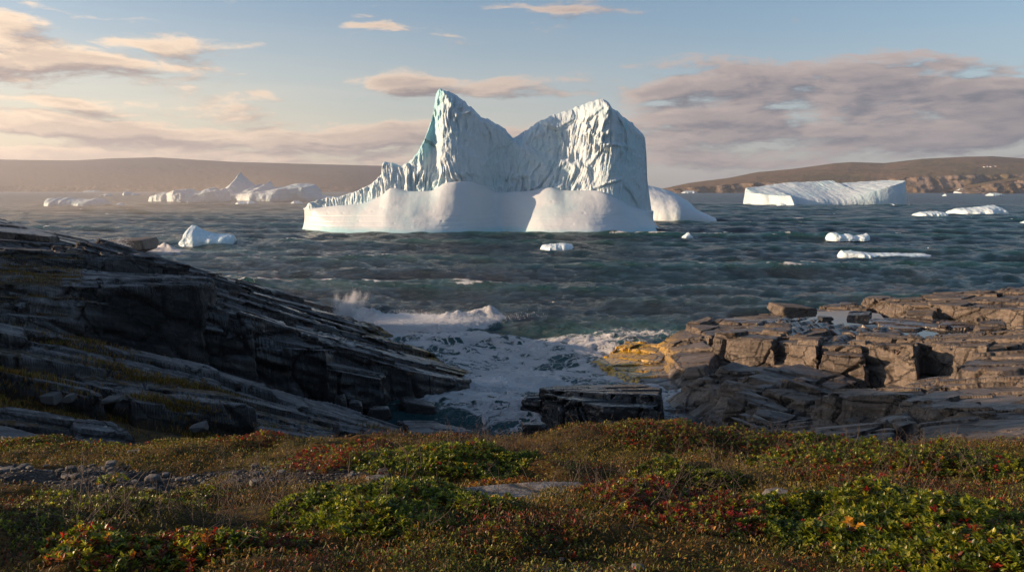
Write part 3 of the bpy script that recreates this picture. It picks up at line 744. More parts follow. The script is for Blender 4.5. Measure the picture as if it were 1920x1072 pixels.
def G(px, py): return GA(px, py)[0]
def build_ground():
    def zf(X, Y): return ground_z(X, Y), None
    o = heightfield('ground', -14, 15, .6, 15.5, .035, zf, M_GROUND, -1, None, lambda X, Y, Z, N, e: {'gravel': gravel_f(X, Y)})
    props(o, kind='structure')
build_ground()

# ------------------------------------------------------------------ loose rocks
def hullrock(name, c, size, mat, seed, rotz=0, flat=.5, label=None, cat='rock', group=None, res=4, cuts=14, tilt=0, parent=None, rough=.05, moss=0.0):
    """a broken rock: a ball cut by random planes, then weathered"""
    r = np.random.default_rng(seed)
    import bmesh
    bm = bmesh.new(); bmesh.ops.create_icosphere(bm, subdivisions=res, radius=1.0)
    V = np.array([v.co[:] for v in bm.verts]); F = np.array([[v.index for v in f.verts] for f in bm.faces]); bm.free()
    N = r.normal(size=(cuts, 3)); N[:3] = [[0, 0, 1], [.1, -1, .05], [-1, -.1, .1]]; N[3] = [0.9, .2, .1]; N[4] = [0, 1, 0]
    N /= np.linalg.norm(N, axis=1, keepdims=True); D = r.uniform(.52, .8, cuts); D[:5] = r.uniform(.48, .62, 5)
    s = np.min(np.where(V @ N.T > .05, D / np.maximum(V @ N.T, .05), 9), axis=1); V = V * np.minimum(s, 1)[:, None]
    V = V / np.abs(V).max(0)
    V = V * (np.array(size) / 2)
    n = fbm(V[:, 0] * 2 / max(size) * 2 + seed, V[:, 1] * 4 / max(size), V[:, 2] * 4 / max(size), s=seed, o=4)
    V = V + (V / (np.linalg.norm(V, axis=1, keepdims=True) + 1e-6)) * (n * rough * min(size))[:, None]
    ct, st_ = math.cos(R(tilt)), math.sin(R(tilt)); V = np.c_[V[:, 0] * ct + V[:, 2] * st_, V[:, 1], -V[:, 0] * st_ + V[:, 2] * ct]
    ca, sa = math.cos(R(rotz)), math.sin(R(rotz)); V = np.c_[V[:, 0] * ca - V[:, 1] * sa, V[:, 0] * sa + V[:, 1] * ca, V[:, 2]]
    c = np.array(c, float); V = V + c
    wet = np.zeros(len(V)); z0 = np.zeros(len(V)); ms = moss * sst(V[:, 2] - c[2], -.1 * size[2], .4 * size[2])
    o = mkmesh(name, V, F, mat, {'wet': wet, 'moss': ms, 'weed': z0}, parent=parent, smooth=True)
    mod = None
    if label: props(o, label, cat, group)
    return o
def px_rock(px0, px1, pyt, pyb, Y, mat, seed, label, depth=None, tilt=0, cat='rock', group=None, rotz=0, name='rock', res=5, cuts=14, rough=.05, sink=.25):
    a = P(px0, pyb, Y); b = P(px1, pyb, Y); t = P((px0 + px1) / 2, pyt, Y)
    w = b[0] - a[0]; h = (t[2] - a[2]) * (1 + sink); c = [(a[0] + b[0]) / 2, Y + (depth or w * .6) * .3, t[2] - h / 2]
    return hullrock(name, c, (w, depth or w * .6, h), mat, seed, rotz, label=label, cat=cat, group=group, res=res, tilt=tilt, cuts=cuts, rough=rough)
def slab_block(name, tops, mat, label, cat='rock', batter=9, foot=-1.0, st=.03, lay=(0, .0), strike=5, amp=.08, wetf=1.0, weed=0, jw=.5, jl=1.6, jamp=.06):
    B = Blocks()
    for q in tops: B.add(q, batter, -3)
    Q = np.array([P(*p) for q in tops for p in q])
    def zf(X, Y):
        Z, I = B.z(X, Y); o1, e1, *_ = joints(X, Y, strike, jw, jl, 33, jamp)
        return Z + o1 - .05 * np.exp(-(e1 / .03) ** 2), None
    at = lambda X, Y, Z, N, e: {'wet': np.full_like(Z, wetf), 'moss': np.zeros_like(Z), 'weed': np.full_like(Z, weed) * (Z < .7)}
    o = heightfield(name, Q[:, 0].min() - .8, Q[:, 0].max() + .8, Q[:, 1].min() - .8, Q[:, 1].max() + .8, st, zf, mat, foot, rock_disp(66, amp, 1.3, lay, strike), at)
    return props(o, label, cat)
def build_rocks():
    slab_block('boulder', [[(1015, 728, 26.6), (1130, 735, 24.8), (1236, 742, 24.2), (1238, 725, 27.4), (1200, 718, 29), (1060, 722, 28.6)],
                        [(1060, 745, 25.0), (1130, 760, 23.6), (1228, 762, 23.4), (1238, 742, 25), (1080, 735, 26)],
                        [(1020, 738, 25.9), (1060, 742, 25.0), (1085, 755, 24.2), (1050, 735, 27)]], M_WET,
              'big dark wet boulder with a layered flat top standing in the cove surf', 'boulder', strike=8, jw=.8, jl=3, jamp=.05)
    slab_block('rock', [[(982, 745, 27), (1030, 748, 26.6), (1034, 738, 28.4), (990, 738, 28.6)]], M_WET, 'small square wet block left of the big layered boulder in the cove', st=.025)
    slab_block('rock', [[(885, 752, 29.0), (935, 748, 29), (970, 766, 27.6), (940, 768, 27.4), (900, 762, 27.8)]], M_WET, 'low wedge of wet rock awash in foam beyond the tip of the slabs', batter=1.6, st=.03, weed=.5)
    px_rock(742, 822, 747, 786, 27, M_WET, 12, 'pointed wet rock in the foam beside the dark cliff', tilt=12)
    px_rock(627, 652, 732, 775, 24.6, M_WET, 13, 'thin upright dark rock leaning at the foot of the left cliff', depth=.5, tilt=-14)
    px_rock(650, 680, 744, 776, 24.2, M_WET, 16, 'rounded dark stone at the foot of the left cliff', depth=.5)
    px_rock(684, 735, 763, 785, 24.8, M_WET, 17, 'flat dark rock at the water edge under the left cliff')
    px_rock(978, 1026, 788, 822, 21.5, M_WET, 18, 'small wet rock in foam left of the big boulder, nearest the heath')
    px_rock(384, 406, 504, 534, 37.0, M_WET, 21, 'dark squarish block standing up on the ridge of the left ledge', depth=.7, tilt=6)
    px_rock(366, 382, 513, 532, 36.6, M_WET, 22, 'smaller dark block beside the block on the ledge ridge', depth=.5)
    px_rock(165, 278, 441, 478, 95, M_BROWN, 23, 'brown rock in the sea at left with a wave breaking over it', depth=8, rough=.03)
    px_rock(1452, 1540, 569, 597, 42.5, M_ROCK_R, 24, 'dark angular block at the sea side of the tide pool', depth=1.8, tilt=4)
    slab_block('rock', [[(1588, 590, 40.2), (1630, 590, 40.0), (1634, 583, 41.6), (1592, 583, 41.8)]], M_WET, 'flat topped dark block standing in the tide pool', foot=1.2, st=.025, amp=.04, jamp=.02)
    px_rock(1535, 1563, 592, 602, 39.5, M_WET, 26, 'small low stone near the left end of the tide pool', depth=.6)
    px_rock(1818, 1845, 626, 640, 33.5, M_ROCK_R, 27, 'small sunlit stone at the right end of the tide pool', depth=.6)
    px_rock(1908, 1935, 608, 632, 33.5, M_ROCK_R, 28, 'pale stone at the foot of the upper right terrace', depth=.6)
    px_rock(72, 104, 740, 756, 13.9, M_STONE2, 31, 'angular stone lying in moss before the lower left slabs', depth=.4)
    px_rock(118, 138, 738, 752, 13.6, M_STONE2, 32, 'little dark stone beside the angular stone on the lower left slabs', depth=.25)
    px_rock(188, 220, 745, 757, 14.2, M_STONE2, 33, 'flat grey stone between the lower left slabs', depth=.4)
    px_rock(352, 384, 794, 810, 13.9, M_STONE2, 35, 'round dark stone on the mossy step of the lower left slabs', depth=.4)
build_rocks()
def gpos(px, py):
    g = G(px, py); return np.array([g[0], g[1], float(ground_z(g[:1], g[1:2])[0])])
def build_stones():
    p = gpos(1015, 938)
    o = hullrock('rock', p + [0, .12, .02], (1.15, .6, .24), M_ROCK_L, 41, 4, label='flat lichened rock bedded in the heath in the middle foreground', res=6, cuts=18, rough=.10, moss=.5); o.location.z -= .10
    for px, py, w, lab in [(252, 852, .15, 'pale rounded stone alone on the moss above the gravel'), (705, 905, .16, 'pinkish stone at the right end of the gravel'),
                           (1455, 939, .26, 'long flat pale stone in the gap between the red and green shrubs')]:
        p = gpos(px, py); hullrock('stone', p + [0, 0, w * .12], (w, w * .6, w * .5), M_STONE, int(px), 20, label=lab, cat='stone', res=4)
    r = np.random.default_rng(12)
    # stones over the gravel: a few shapes, copied
    protos = []
    for k in range(5):
        o = hullrock('stone', (0, 0, 0), (1, .7 + .1 * k % .3, .45 + .05 * k), [M_STONE, M_STONE2][k % 2], 80 + k, res=3, cuts=12)
        o.location = (0, 0, 0); protos.append(o)
        for v in o.data.vertices: v.co.z += -.2
    spots = []
    tries = 0
    while len(spots) < 230 and tries < 9000:
        tries += 1
        x = r.uniform(-6.5, 5.5); y = r.uniform(2.8, 9.4)
        if gravel_f(np.array([x]), np.array([y]))[0] > r.uniform(.25, 1): spots.append((x, y))
    spots.sort(key=lambda q: q[1])
    for i, (x, y) in enumerate(spots):
        p = protos[i % 5]; o = p if i < 5 else p.copy()
        if i >= 5: COL.objects.link(o)
        s = float(np.clip(r.lognormal(-3.05, .42), .025, .12)) * (.55 if y < 4.2 else 1); z = float(ground_z(np.array([x]), np.array([y]))[0])
        o.location = (x, y, z + s * .28); o.scale = (s, s, s * r.uniform(.6, 1)); o.rotation_euler = (0, 0, r.uniform(0, 6.28))
        mid = x < .0
        props(o, 'small grey stone on the gravel patch at left' if mid else 'small grey stone on bare ground between the shrubs', 'stone', 'loose stones on the gravel' if mid else 'loose stones between the shrubs')
    # fine gravel
    n = 9000; X = r.uniform(-7, 6, n * 3); Y = r.uniform(2.6, 9.6, n * 3); k = gravel_f(X, Y) > r.uniform(.2, 1.2, n * 3); X = X[k][:n]; Y = Y[k][:n]; n = len(X)
    T = np.array([[1, 0, 0], [-.5, .8, 0], [-.6, -.8, 0], [.1, .1, .7], [0, 0, -.6]]); TF = np.array([[0, 1, 3], [1, 2, 3], [2, 0, 3], [1, 0, 4], [2, 1, 4], [0, 2, 4]])
    a = r.uniform(0, 6.28, n); s = r.uniform(.008, .022, n)
    V = np.stack([T[:, 0] * np.cos(a)[:, None] - T[:, 1] * np.sin(a)[:, None], T[:, 0] * np.sin(a)[:, None] + T[:, 1] * np.cos(a)[:, None], np.broadcast_to(T[:, 2] * .7, (n, 5))], -1) * s[:, None, None]
    V = V + np.stack([X, Y, ground_z(X, Y) + .004], -1)[:, None, :]
    F = (TF[None] + (np.arange(n) * 5)[:, None, None]).reshape(-1, 3)
    o = mkmesh('gravel', V.reshape(-1, 3), F, M_STONE, smooth=False); props(o, 'fine grey gravel on the bare ground', 'gravel', kind='stuff')
build_stones()

# ------------------------------------------------------------------ plants
def leaves_mesh(pos, dirv, size, wid, col, fold=.25, curl=.15, roll=None):
    """arrays of leaves: 6 vertices each, folded along the midrib"""
    n = len(pos); d = dirv / np.linalg.norm(dirv, axis=1, keepdims=True)
    up = np.tile([0, 0, 1.], (n, 1)); side = np.cross(d, up); side /= np.linalg.norm(side, axis=1, keepdims=True) + 1e-6
    if roll is not None:
        nn = np.cross(side, d); side = side * np.cos(roll)[:, None] + nn * np.sin(roll)[:, None]
    nr = np.cross(side, d)
    T = [(0, 0, 0), (-.5, .55, 1), (.5, .55, 1), (0, .55, 0), (0, 1, -.6), (-.0, .0, 0)][:5]
    V = np.empty((n, 5, 3))
    for j, (a, b, c) in enumerate(T):
        V[:, j] = pos + d * (b * size)[:, None] + side * (a * wid * size)[:, None] + nr * ((c * fold * wid - curl * b * b * .5) * size)[:, None]
    TF = np.array([[0, 3, 1], [0, 2, 3], [1, 3, 4], [3, 2, 4]])
    F = (TF[None] + (np.arange(n) * 5)[:, None, None]).reshape(-1, 3)
    C = np.repeat(col, 5, axis=0)
    return V.reshape(-1, 3), F, C
def tubes(paths, radii, sides=3):
    Vs, Fs, b = [], [], 0
    for Pth, r0 in zip(paths, radii):
        Pth = np.array(Pth); m = len(Pth); t = np.gradient(Pth, axis=0); t /= np.linalg.norm(t, axis=1, keepdims=True) + 1e-9
        s = np.cross(t, [.3, .2, .93]); s /= np.linalg.norm(s, axis=1, keepdims=True) + 1e-9; q = np.cross(t, s)
        rr = r0 * np.linspace(1, .35, m)
        a = np.arange(sides) * 2 * math.pi / sides
        V = Pth[:, None] + (s[:, None] * np.cos(a)[None, :, None] + q[:, None] * np.sin(a)[None, :, None]) * rr[:, None, None]
        Vs.append(V.reshape(-1, 3))
        for i in range(m - 1):
            for j in range(sides):
                k = (j + 1) % sides; Fs.append([b + i * sides + j, b + i * sides + k, b + (i + 1) * sides + k, b + (i + 1) * sides + j])
        b += m * sides
    return np.vstack(Vs), np.array(Fs)
GREENS = np.array([[.13, .155, .014], [.075, .105, .014], [.19, .205, .018], [.28, .26, .026], [.035, .055, .010]])
REDS = np.array([[.30, .028, .018], [.14, .018, .014], [.28, .08, .02], [.12, .035, .02]])
BROWNS = np.array([[.075, .036, .014], [.05, .032, .012], [.11, .055, .014], [.04, .04, .011]])
YEL = np.array([[.42, .22, .02], [.36, .16, .02]])
def pick(r, sets, probs, n):
    which = r.choice(len(sets), n, p=np.array(probs) / sum(probs)); out = np.empty((n, 3))
    for i, s in enumerate(sets):
        m = which == i; out[m] = s[r.integers(0, len(s), m.sum())]
    return out * r.uniform(.75, 1.3, (n, 1))
def region_pts(r, px0, px1, py0, py1, n, edge=1.0):
    """points on the ground inside the patch that this frame of the picture covers, as an ellipse on the ground with a broken edge"""
    A = G(px0, (py0 + py1) / 2); Bp = G(px1, (py0 + py1) / 2); C = G((px0 + px1) / 2, py1); D = G((px0 + px1) / 2, py0)
    cx = (A[0] + Bp[0]) / 2; cy = (C[1] + D[1]) / 2; rx = (Bp[0] - A[0]) / 2; ry = max(.15, (D[1] - C[1]) / 2)
    x = r.uniform(-1.25, 1.25, n * 3); y = r.uniform(-1.25, 1.25, n * 3)
    d = np.hypot(x, y) + .35 * fbm((cx + x * rx) * 1.6, (cy + y * ry) * 1.6, s=91, o=3)
    k = d < 1
    return cx + x[k][:n] * rx, cy + y[k][:n] * ry, d[k][:n]
def shrub(px0, px1, py0, py1, dens, height, lsize, sets, probs, label, cat='shrub', seed=0, nl=7, name='low_shrub', group='low leafy shrubs on the heath', stems=True):
    r = np.random.default_rng(500 + seed)
    A = G(px0, (py0 + py1) / 2); Bp = G(px1, (py0 + py1) / 2); C = G((px0 + px1) / 2, py1); D = G((px0 + px1) / 2, py0)
    area = abs(Bp[0] - A[0]) * max(.3, D[1] - C[1]); n = int(area * dens * .85)
    X, Y, d = region_pts(r, px0, px1, py0, py1, n); n = len(X)
    gz = ground_z(X, Y)
    lump = .55 + .45 * fbm(X * 3.2, Y * 3.2, s=seed + 7, o=3) * 1.6
    top = height * np.sqrt(np.clip(1 - d ** 2, .02, 1)) * np.clip(lump, .2, 1.2)
    hz = top * r.uniform(.35, 1.0, n) ** .6
    root = empty(name, (X.mean(), Y.mean(), gz.mean()))
    props(root, label, cat, group)
    # rosettes of leaves
    m = n * nl; bi = np.repeat(np.arange(n), nl); j = np.tile(np.arange(nl), n)
    an = j * 2.4 + r.uniform(0, 6.28, n)[bi]; el = R(18) + (j / nl) * R(58) + r.normal(0, .16, m)
    lean = r.normal(0, .25, (n, 2))[bi]
    dv = np.stack([np.cos(an) * np.cos(el) + lean[:, 0], np.sin(an) * np.cos(el) + lean[:, 1], np.sin(el)], -1)
    pos = np.stack([X[bi], Y[bi], (gz + hz)[bi] + (j / nl - .5) * .012], -1)
    sz = lsize * 1.25 * r.uniform(.7, 1.25, m) * (1 - .25 * j / nl)
    cb = pick(r, sets, probs, n)[bi] * r.uniform(.8, 1.2, (m, 1))
    V, F, Cc = leaves_mesh(pos, dv, sz, np.full(m, .48), cb, roll=r.normal(0, .3, m))
    mkmesh('leaves', V, F, M_LEAF, {'col': Cc}, smooth=False, parent=root)
    k = r.choice(n, min(n, int(120 + n * .12)), replace=False); paths = []
    for i in k:
        x, y, z, h = X[i], Y[i], gz[i], hz[i]; o2 = r.normal(0, .03, 2)
        paths.append([(x + o2[0], y + o2[1], z - .01), (x + o2[0] * .6 + r.normal(0, .006), y + o2[1] * .5, z + h * .5), (x, y, z + h)])
    V, F = tubes(paths, r.uniform(.0012, .003, len(paths)))
    mkmesh('stems', V, F, M_TWIG, parent=root)
    return root
def build_plants():
    G_, R_, B_, Y_ = GREENS, REDS, BROWNS, YEL
    S = shrub
    S(1400, 2050, 925, 1110, 1500, .20, .030, [G_, R_, B_], [.88, .05, .07], 'large leafy green shrub filling the bottom right corner', seed=1)
    S(470, 980, 930, 1030, 1500, .17, .028, [G_, B_, R_], [.93, .05, .02], 'broad bright green shrub in the centre left foreground', seed=2)
    S(650, 1030, 858, 915, 1100, .18, .030, [G_, Y_, R_], [.93, .03, .04], 'bright green shrub below the cove, behind the broad one', seed=3)
    S(1145, 1400, 878, 925, 1100, .14, .028, [G_, B_], [.9, .1], 'small green shrub right of the middle on moss', seed=4)
    S(1420, 2000, 832, 905, 1000, .19, .028, [G_, B_, R_], [.72, .16, .12], 'dark green spreading shrub along the right edge of the heath', seed=5)
    S(60, 470, 1015, 1110, 1500, .13, .026, [G_, R_, Y_], [.66, .28, .06], 'green and red shrub at the bottom left edge', seed=6)
    S(-120, 300, 935, 1020, 1100, .13, .020, [G_, B_], [.55, .45], 'dark small leaved shrub below the gravel at left', seed=7)
    S(570, 740, 836, 882, 1100, .16, .024, [R_, B_, G_], [.5, .2, .3], 'red leaved shrub between the left slabs and the bright green shrub', seed=8)
    S(1110, 1480, 925, 1015, 1400, .15, .022, [R_, G_, B_], [.50, .33, .17], 'crimson leaved shrub in the right foreground before the mossy rock gap', seed=9)
    S(1480, 1790, 872, 925, 1000, .12, .020, [R_, B_, G_], [.40, .35, .25], 'rust red shrub patch in front of the right edge shrub', seed=10)
    S(1130, 1520, 798, 850, 1000, .16, .022, [R_, G_, B_], [.27, .42, .31], 'mixed red and green shrub on the rim of the heath before the right rocks', seed=11)
    S(820, 1130, 905, 945, 900, .09, .018, [Y_, R_, B_], [.35, .35, .3], 'orange leaved creeping shrub round the bedded flat rock', seed=12)
    S(300, 620, 985, 1050, 1200, .11, .022, [R_, G_, B_], [.40, .35, .25], 'dim red and brown shrub left of the broad green one', seed=13)
    S(820, 1110, 975, 1060, 1000, .09, .020, [B_, G_, R_], [.6, .25, .15], 'brown tangled shrub at the bottom centre', seed=14)
    S(180, 260, 893, 915, 1300, .10, .020, [G_, Y_], [.8, .2], 'little green tuft on the edge of the gravel', seed=15)
    S(20, 330, 816, 842, 900, .10, .020, [B_, R_, G_], [.4, .2, .4], 'brownish green shrub fringe under the lower left slabs', seed=16)
    S(360, 560, 818, 845, 900, .12, .020, [R_, B_, G_], [.45, .3, .25], 'rusty shrub fringe on the rim left of the cove', seed=17)
    # heath: tiny leaves everywhere
    r = np.random.default_rng(77); n = 430000
    Y = 1.9 + 9.0 * r.uniform(0, 1, n) ** 1.15; X = r.uniform(-.72, .72, n) * Y * 1.05
    g = gravel_f(X, Y) + .35 * fbm(X * 1.5, Y * 1.5, s=8, o=3); patch = fbm(X * .9, Y * .9, s=77, o=4)
    k = (g < .45) & (patch > r.uniform(-.75, .25, n)); X, Y, patch = X[k], Y[k], patch[k]; n = len(X)
    gz = ground_z(X, Y); a = r.uniform(0, 6.28, n); el = r.uniform(.3, 1.4, n)
    dv = np.stack([np.cos(a) * np.cos(el), np.sin(a) * np.cos(el), np.sin(el)], -1)
    tint = fbm(X * 1.3, Y * 1.3, s=31, o=3)
    col = pick(r, [BROWNS, GREENS * .5, np.array([[.28, .13, .02], [.20, .10, .018]])], [.42, .33, .25], n); red = pick(r, [REDS * .7, BROWNS * .7, GREENS * .5], [.28, .5, .22], n)
    col = np.where((tint > .22)[:, None], red, col); gn = (fbm(X * .8 + 5, Y * 1.1, s=37, o=3) > .02) & (r.uniform(0, 1, n) < .42); col = np.where(gn[:, None], pick(r, [GREENS * .8], [1], n), col); col = np.where((tint < -.25)[:, None], pick(r, [GREENS * .5, np.array([[.19, .125, .018], [.13, .10, .016]])], [.35, .65], n), col)
    pos = np.stack([X, Y, gz + r.uniform(-.004, .05, n) * (1 + patch)], -1)
    V, F, C = leaves_mesh(pos, dv, r.uniform(.009, .026, n) * (.9 + Y * .05), r.uniform(.2, .45, n), col, roll=r.normal(0, .6, n))
    o = mkmesh('heath', V, F, M_HEATH, {'col': C}, smooth=False); props(o, 'brown and green heath and moss covering the ground', 'ground cover', kind='stuff')
    # dry grass and moss tufts on the ledges and gullies at left
    def tuft_field(name, label, fn, n, seed, h=(.05, .12)):
        r = np.random.default_rng(seed); X, Y, Z = fn(r, n); n = len(X); a = r.uniform(0, 6.28, n); el = r.uniform(.9, 1.5, n)
        dv = np.stack([np.cos(a) * np.cos(el) + .15, np.sin(a) * np.cos(el), np.sin(el)], -1)
        col = pick(r, [np.array([[.34, .17, .04], [.22, .12, .03]]), GREENS * .7, BROWNS], [.45, .2, .35], n)
        V, F, C = leaves_mesh(np.stack([X, Y, Z], -1), dv, r.uniform(*h, n), r.uniform(.06, .12, n), col)
        o = mkmesh(name, V, F, M_HEATH, {'col': C}, smooth=False); props(o, label, 'grass', kind='stuff')
    from mathutils.bvhtree import BVHTree
    ledges = [o for o in COL.objects if o.get('category') in ('rock ledge', 'rock slabs')]
    dg = {}
    def drop(o, X, Y):
        me = o.data; l = np.array(o.location)
        V = np.empty(len(me.vertices) * 3, np.float32); me.vertices.foreach_get('co', V); V = V.reshape(-1, 3) + l
        # nearest grid vertex in plan
        s = .06; key = {}
        ij = np.floor(V[:, :2] / s).astype(np.int64); h = ij[:, 0] * 100003 + ij[:, 1]; od = np.argsort(h); hs = h[od]
        q = np.floor(X / s).astype(np.int64) * 100003 + np.floor(Y / s).astype(np.int64); k = np.clip(np.searchsorted(hs, q), 0, len(hs) - 1)
        ok = hs[k] == q; return ok, V[od[k], 2]
    def on_upper(r, n):
        Y = r.uniform(19.5, 32, n); X = (r.uniform(-120, 150, n) - CXP) / FPX * Y; ok, Z = drop(ledges[0], X, Y)
        k = ok & (fbm(X * .8, Y * .8, s=12, o=3) > -.15); return X[k], Y[k], Z[k]
    tuft_field('grass', 'dry brown grass and moss on top of the left ledge', on_upper, 50000, 5, (.04, .11))
    def on_lower(r, n):
        pts = [(0, 740, 14), (60, 752, 14), (120, 775, 13.8), (300, 765, 15.5), (360, 772, 16), (420, 790, 16), (20, 700, 14.6), (300, 705, 17.4), (390, 720, 18), (450, 800, 15.4), (250, 690, 17), (160, 660, 17.6), (700, 822, 19.5)]
        c = np.array([P(*p)[:2] for p in pts])[r.integers(0, len(pts), n)]
        u = r.normal(0, .55, n); v = r.normal(0, .13, n); ca, sa = math.cos(R(33)), math.sin(R(33))
        X = c[:, 0] + u * ca - v * sa; Y = c[:, 1] + u * sa + v * ca; ok, Z = drop(ledges[1], X, Y); return X[ok], Y[ok], Z[ok]
    tuft_field('grass', 'golden grass tufts in the gullies of the lower left slabs', on_lower, 26000, 6, (.05, .15))
    # bare twigs rising out of the heath
    r = np.random.default_rng(9)
    def twigs(spots, n, hr, spread):
        paths, rad = [], []
        C = np.array(spots, float)[r.integers(0, len(spots), n)]; g = GA(C[:, 0] + r.normal(0, 1, n) * C[:, 2], C[:, 1] + r.normal(0, 1, n) * C[:, 3]); gz = ground_z(g[:, 0], g[:, 1])
        for (x, y), z in zip(g, gz):
            L = r.uniform(*hr); d = np.array([r.normal(.1, spread), r.normal(0, spread), 1.0]); d /= np.linalg.norm(d); p = np.array([x, y, z - .01]); pth = [p]
            for k in range(6):
                d = d + r.normal(0, .16, 3); d /= np.linalg.norm(d); p = p + d * L / 6; pth.append(p)
            paths.append(pth); rad.append(r.uniform(.0016, .0034))
            for q in range(r.integers(1, 5)):
                i = r.integers(2, 6); dd = d + r.normal(0, .5, 3); dd /= np.linalg.norm(dd); p2 = pth[i]; p3 = [p2]
                for k in range(3): dd = dd + r.normal(0, .2, 3); dd /= np.linalg.norm(dd); p2 = p2 + dd * L * .13; p3.append(p2)
                paths.append(p3); rad.append(.0014)
        return tubes(paths, rad)
    V, F = twigs([(960, 848, 60, 6), (1250, 830, 110, 8), (1450, 860, 120, 15), (1700, 880, 130, 20), (700, 880, 90, 15)], 330, (.14, .36), .45)
    o = mkmesh('bare_twigs', V, F, M_TWIG); props(o, 'thin bare twigs sticking out of the heath along its far rim', 'twigs', kind='stuff')
    V, F = twigs([(1350, 900, 60, 15), (1180, 940, 120, 20), (1560, 940, 160, 25), (820, 960, 200, 30), (250, 980, 160, 25), (1800, 960, 100, 30)], 240, (.10, .34), .6)
    o = mkmesh('bare_twigs', V, F, M_TWIG); props(o, 'loose bare twigs among the near shrubs', 'twigs', kind='stuff')
    for spots, n, lab, hr in [([(470, 940, 50, 10)], 60, 'grey tangled dead bush left of the broad green shrub', (.2, .42)), ([(170, 975, 45, 12)], 36, 'bare pale branched bush in the dark shrub at left', (.2, .42)),
                              ([(960, 850, 60, 4)], 90, 'mass of bare brown twigs on the rim below the cove', (.16, .34)), ([(410, 1010, 30, 10)], 26, 'leaning bare bush at the bottom left', (.2, .4))]:
        V, F = twigs(spots, n, hr, .9); o = mkmesh('dead_bush', V, F, M_TWIG); props(o, lab, 'dead bush', 'bare bushes on the heath')
    # one big yellow leaf cluster at the bottom right
    p = gpos(1598, 1052); r = np.random.default_rng(2); n = 7; a = np.arange(n) * .9
    dv = np.stack([np.cos(a), np.sin(a), .5 + 0 * a], -1)
    V, F, C = leaves_mesh(np.tile(p + [0, 0, .16], (n, 1)) + r.normal(0, .01, (n, 3)), dv, np.full(n, .05), np.full(n, .8), pick(r, [np.array([[.75, .34, .02]])], [1], n))
    o = mkmesh('leaf_cluster', V, F, M_LEAF, {'col': C}, smooth=False); props(o, 'cluster of bright yellow autumn leaves in the bottom right shrub', 'leaves')
build_plants()

# ------------------------------------------------------------------ ice
def interp(pts, x, col=1):
    # monotone cubic through the points
    a = np.array(pts, float); X = a[:, 0]; Y = a[:, col]; h = np.diff(X); d = np.diff(Y) / h
    m = np.zeros(len(X)); m[1:-1] = np.where(d[:-1] * d[1:] > 0, 2 * d[:-1] * d[1:] / (d[:-1] + d[1:] + 1e-12), 0); m[0] = d[0]; m[-1] = d[-1]
    xc = np.clip(x, X[0], X[-1]); i = np.clip(np.searchsorted(X, xc, side='right') - 1, 0, len(X) - 2); t = (xc - X[i]) / h[i]
    return (1 + 2 * t) * (1 - t) ** 2 * Y[i] + t * (1 - t) ** 2 * h[i] * m[i] + t * t * (3 - 2 * t) * Y[i + 1] + t * t * (t - 1) * h[i] * m[i + 1]
def shell(name, xs, zt, yf, nt, mat, parent=None, zb=None, disp=None, blue=None, prof=None, back=8.0, loc=None, top_t=None):
    """closed body: for every column of x a front wall up to the crest and a back wall down again.
       yf(x,t)=front depth, back wall mirrors it at distance back"""
    t = np.linspace(0, 1, nt) ** .9; ns = len(xs)
    Xf, T = np.meshgrid(xs, t, indexing='ij'); ZT = zt[:, None]; ZB = (zb if zb is not None else np.zeros(ns))[:, None]
    Z = ZB + (ZT - ZB) * T
    return Xf, T, Z
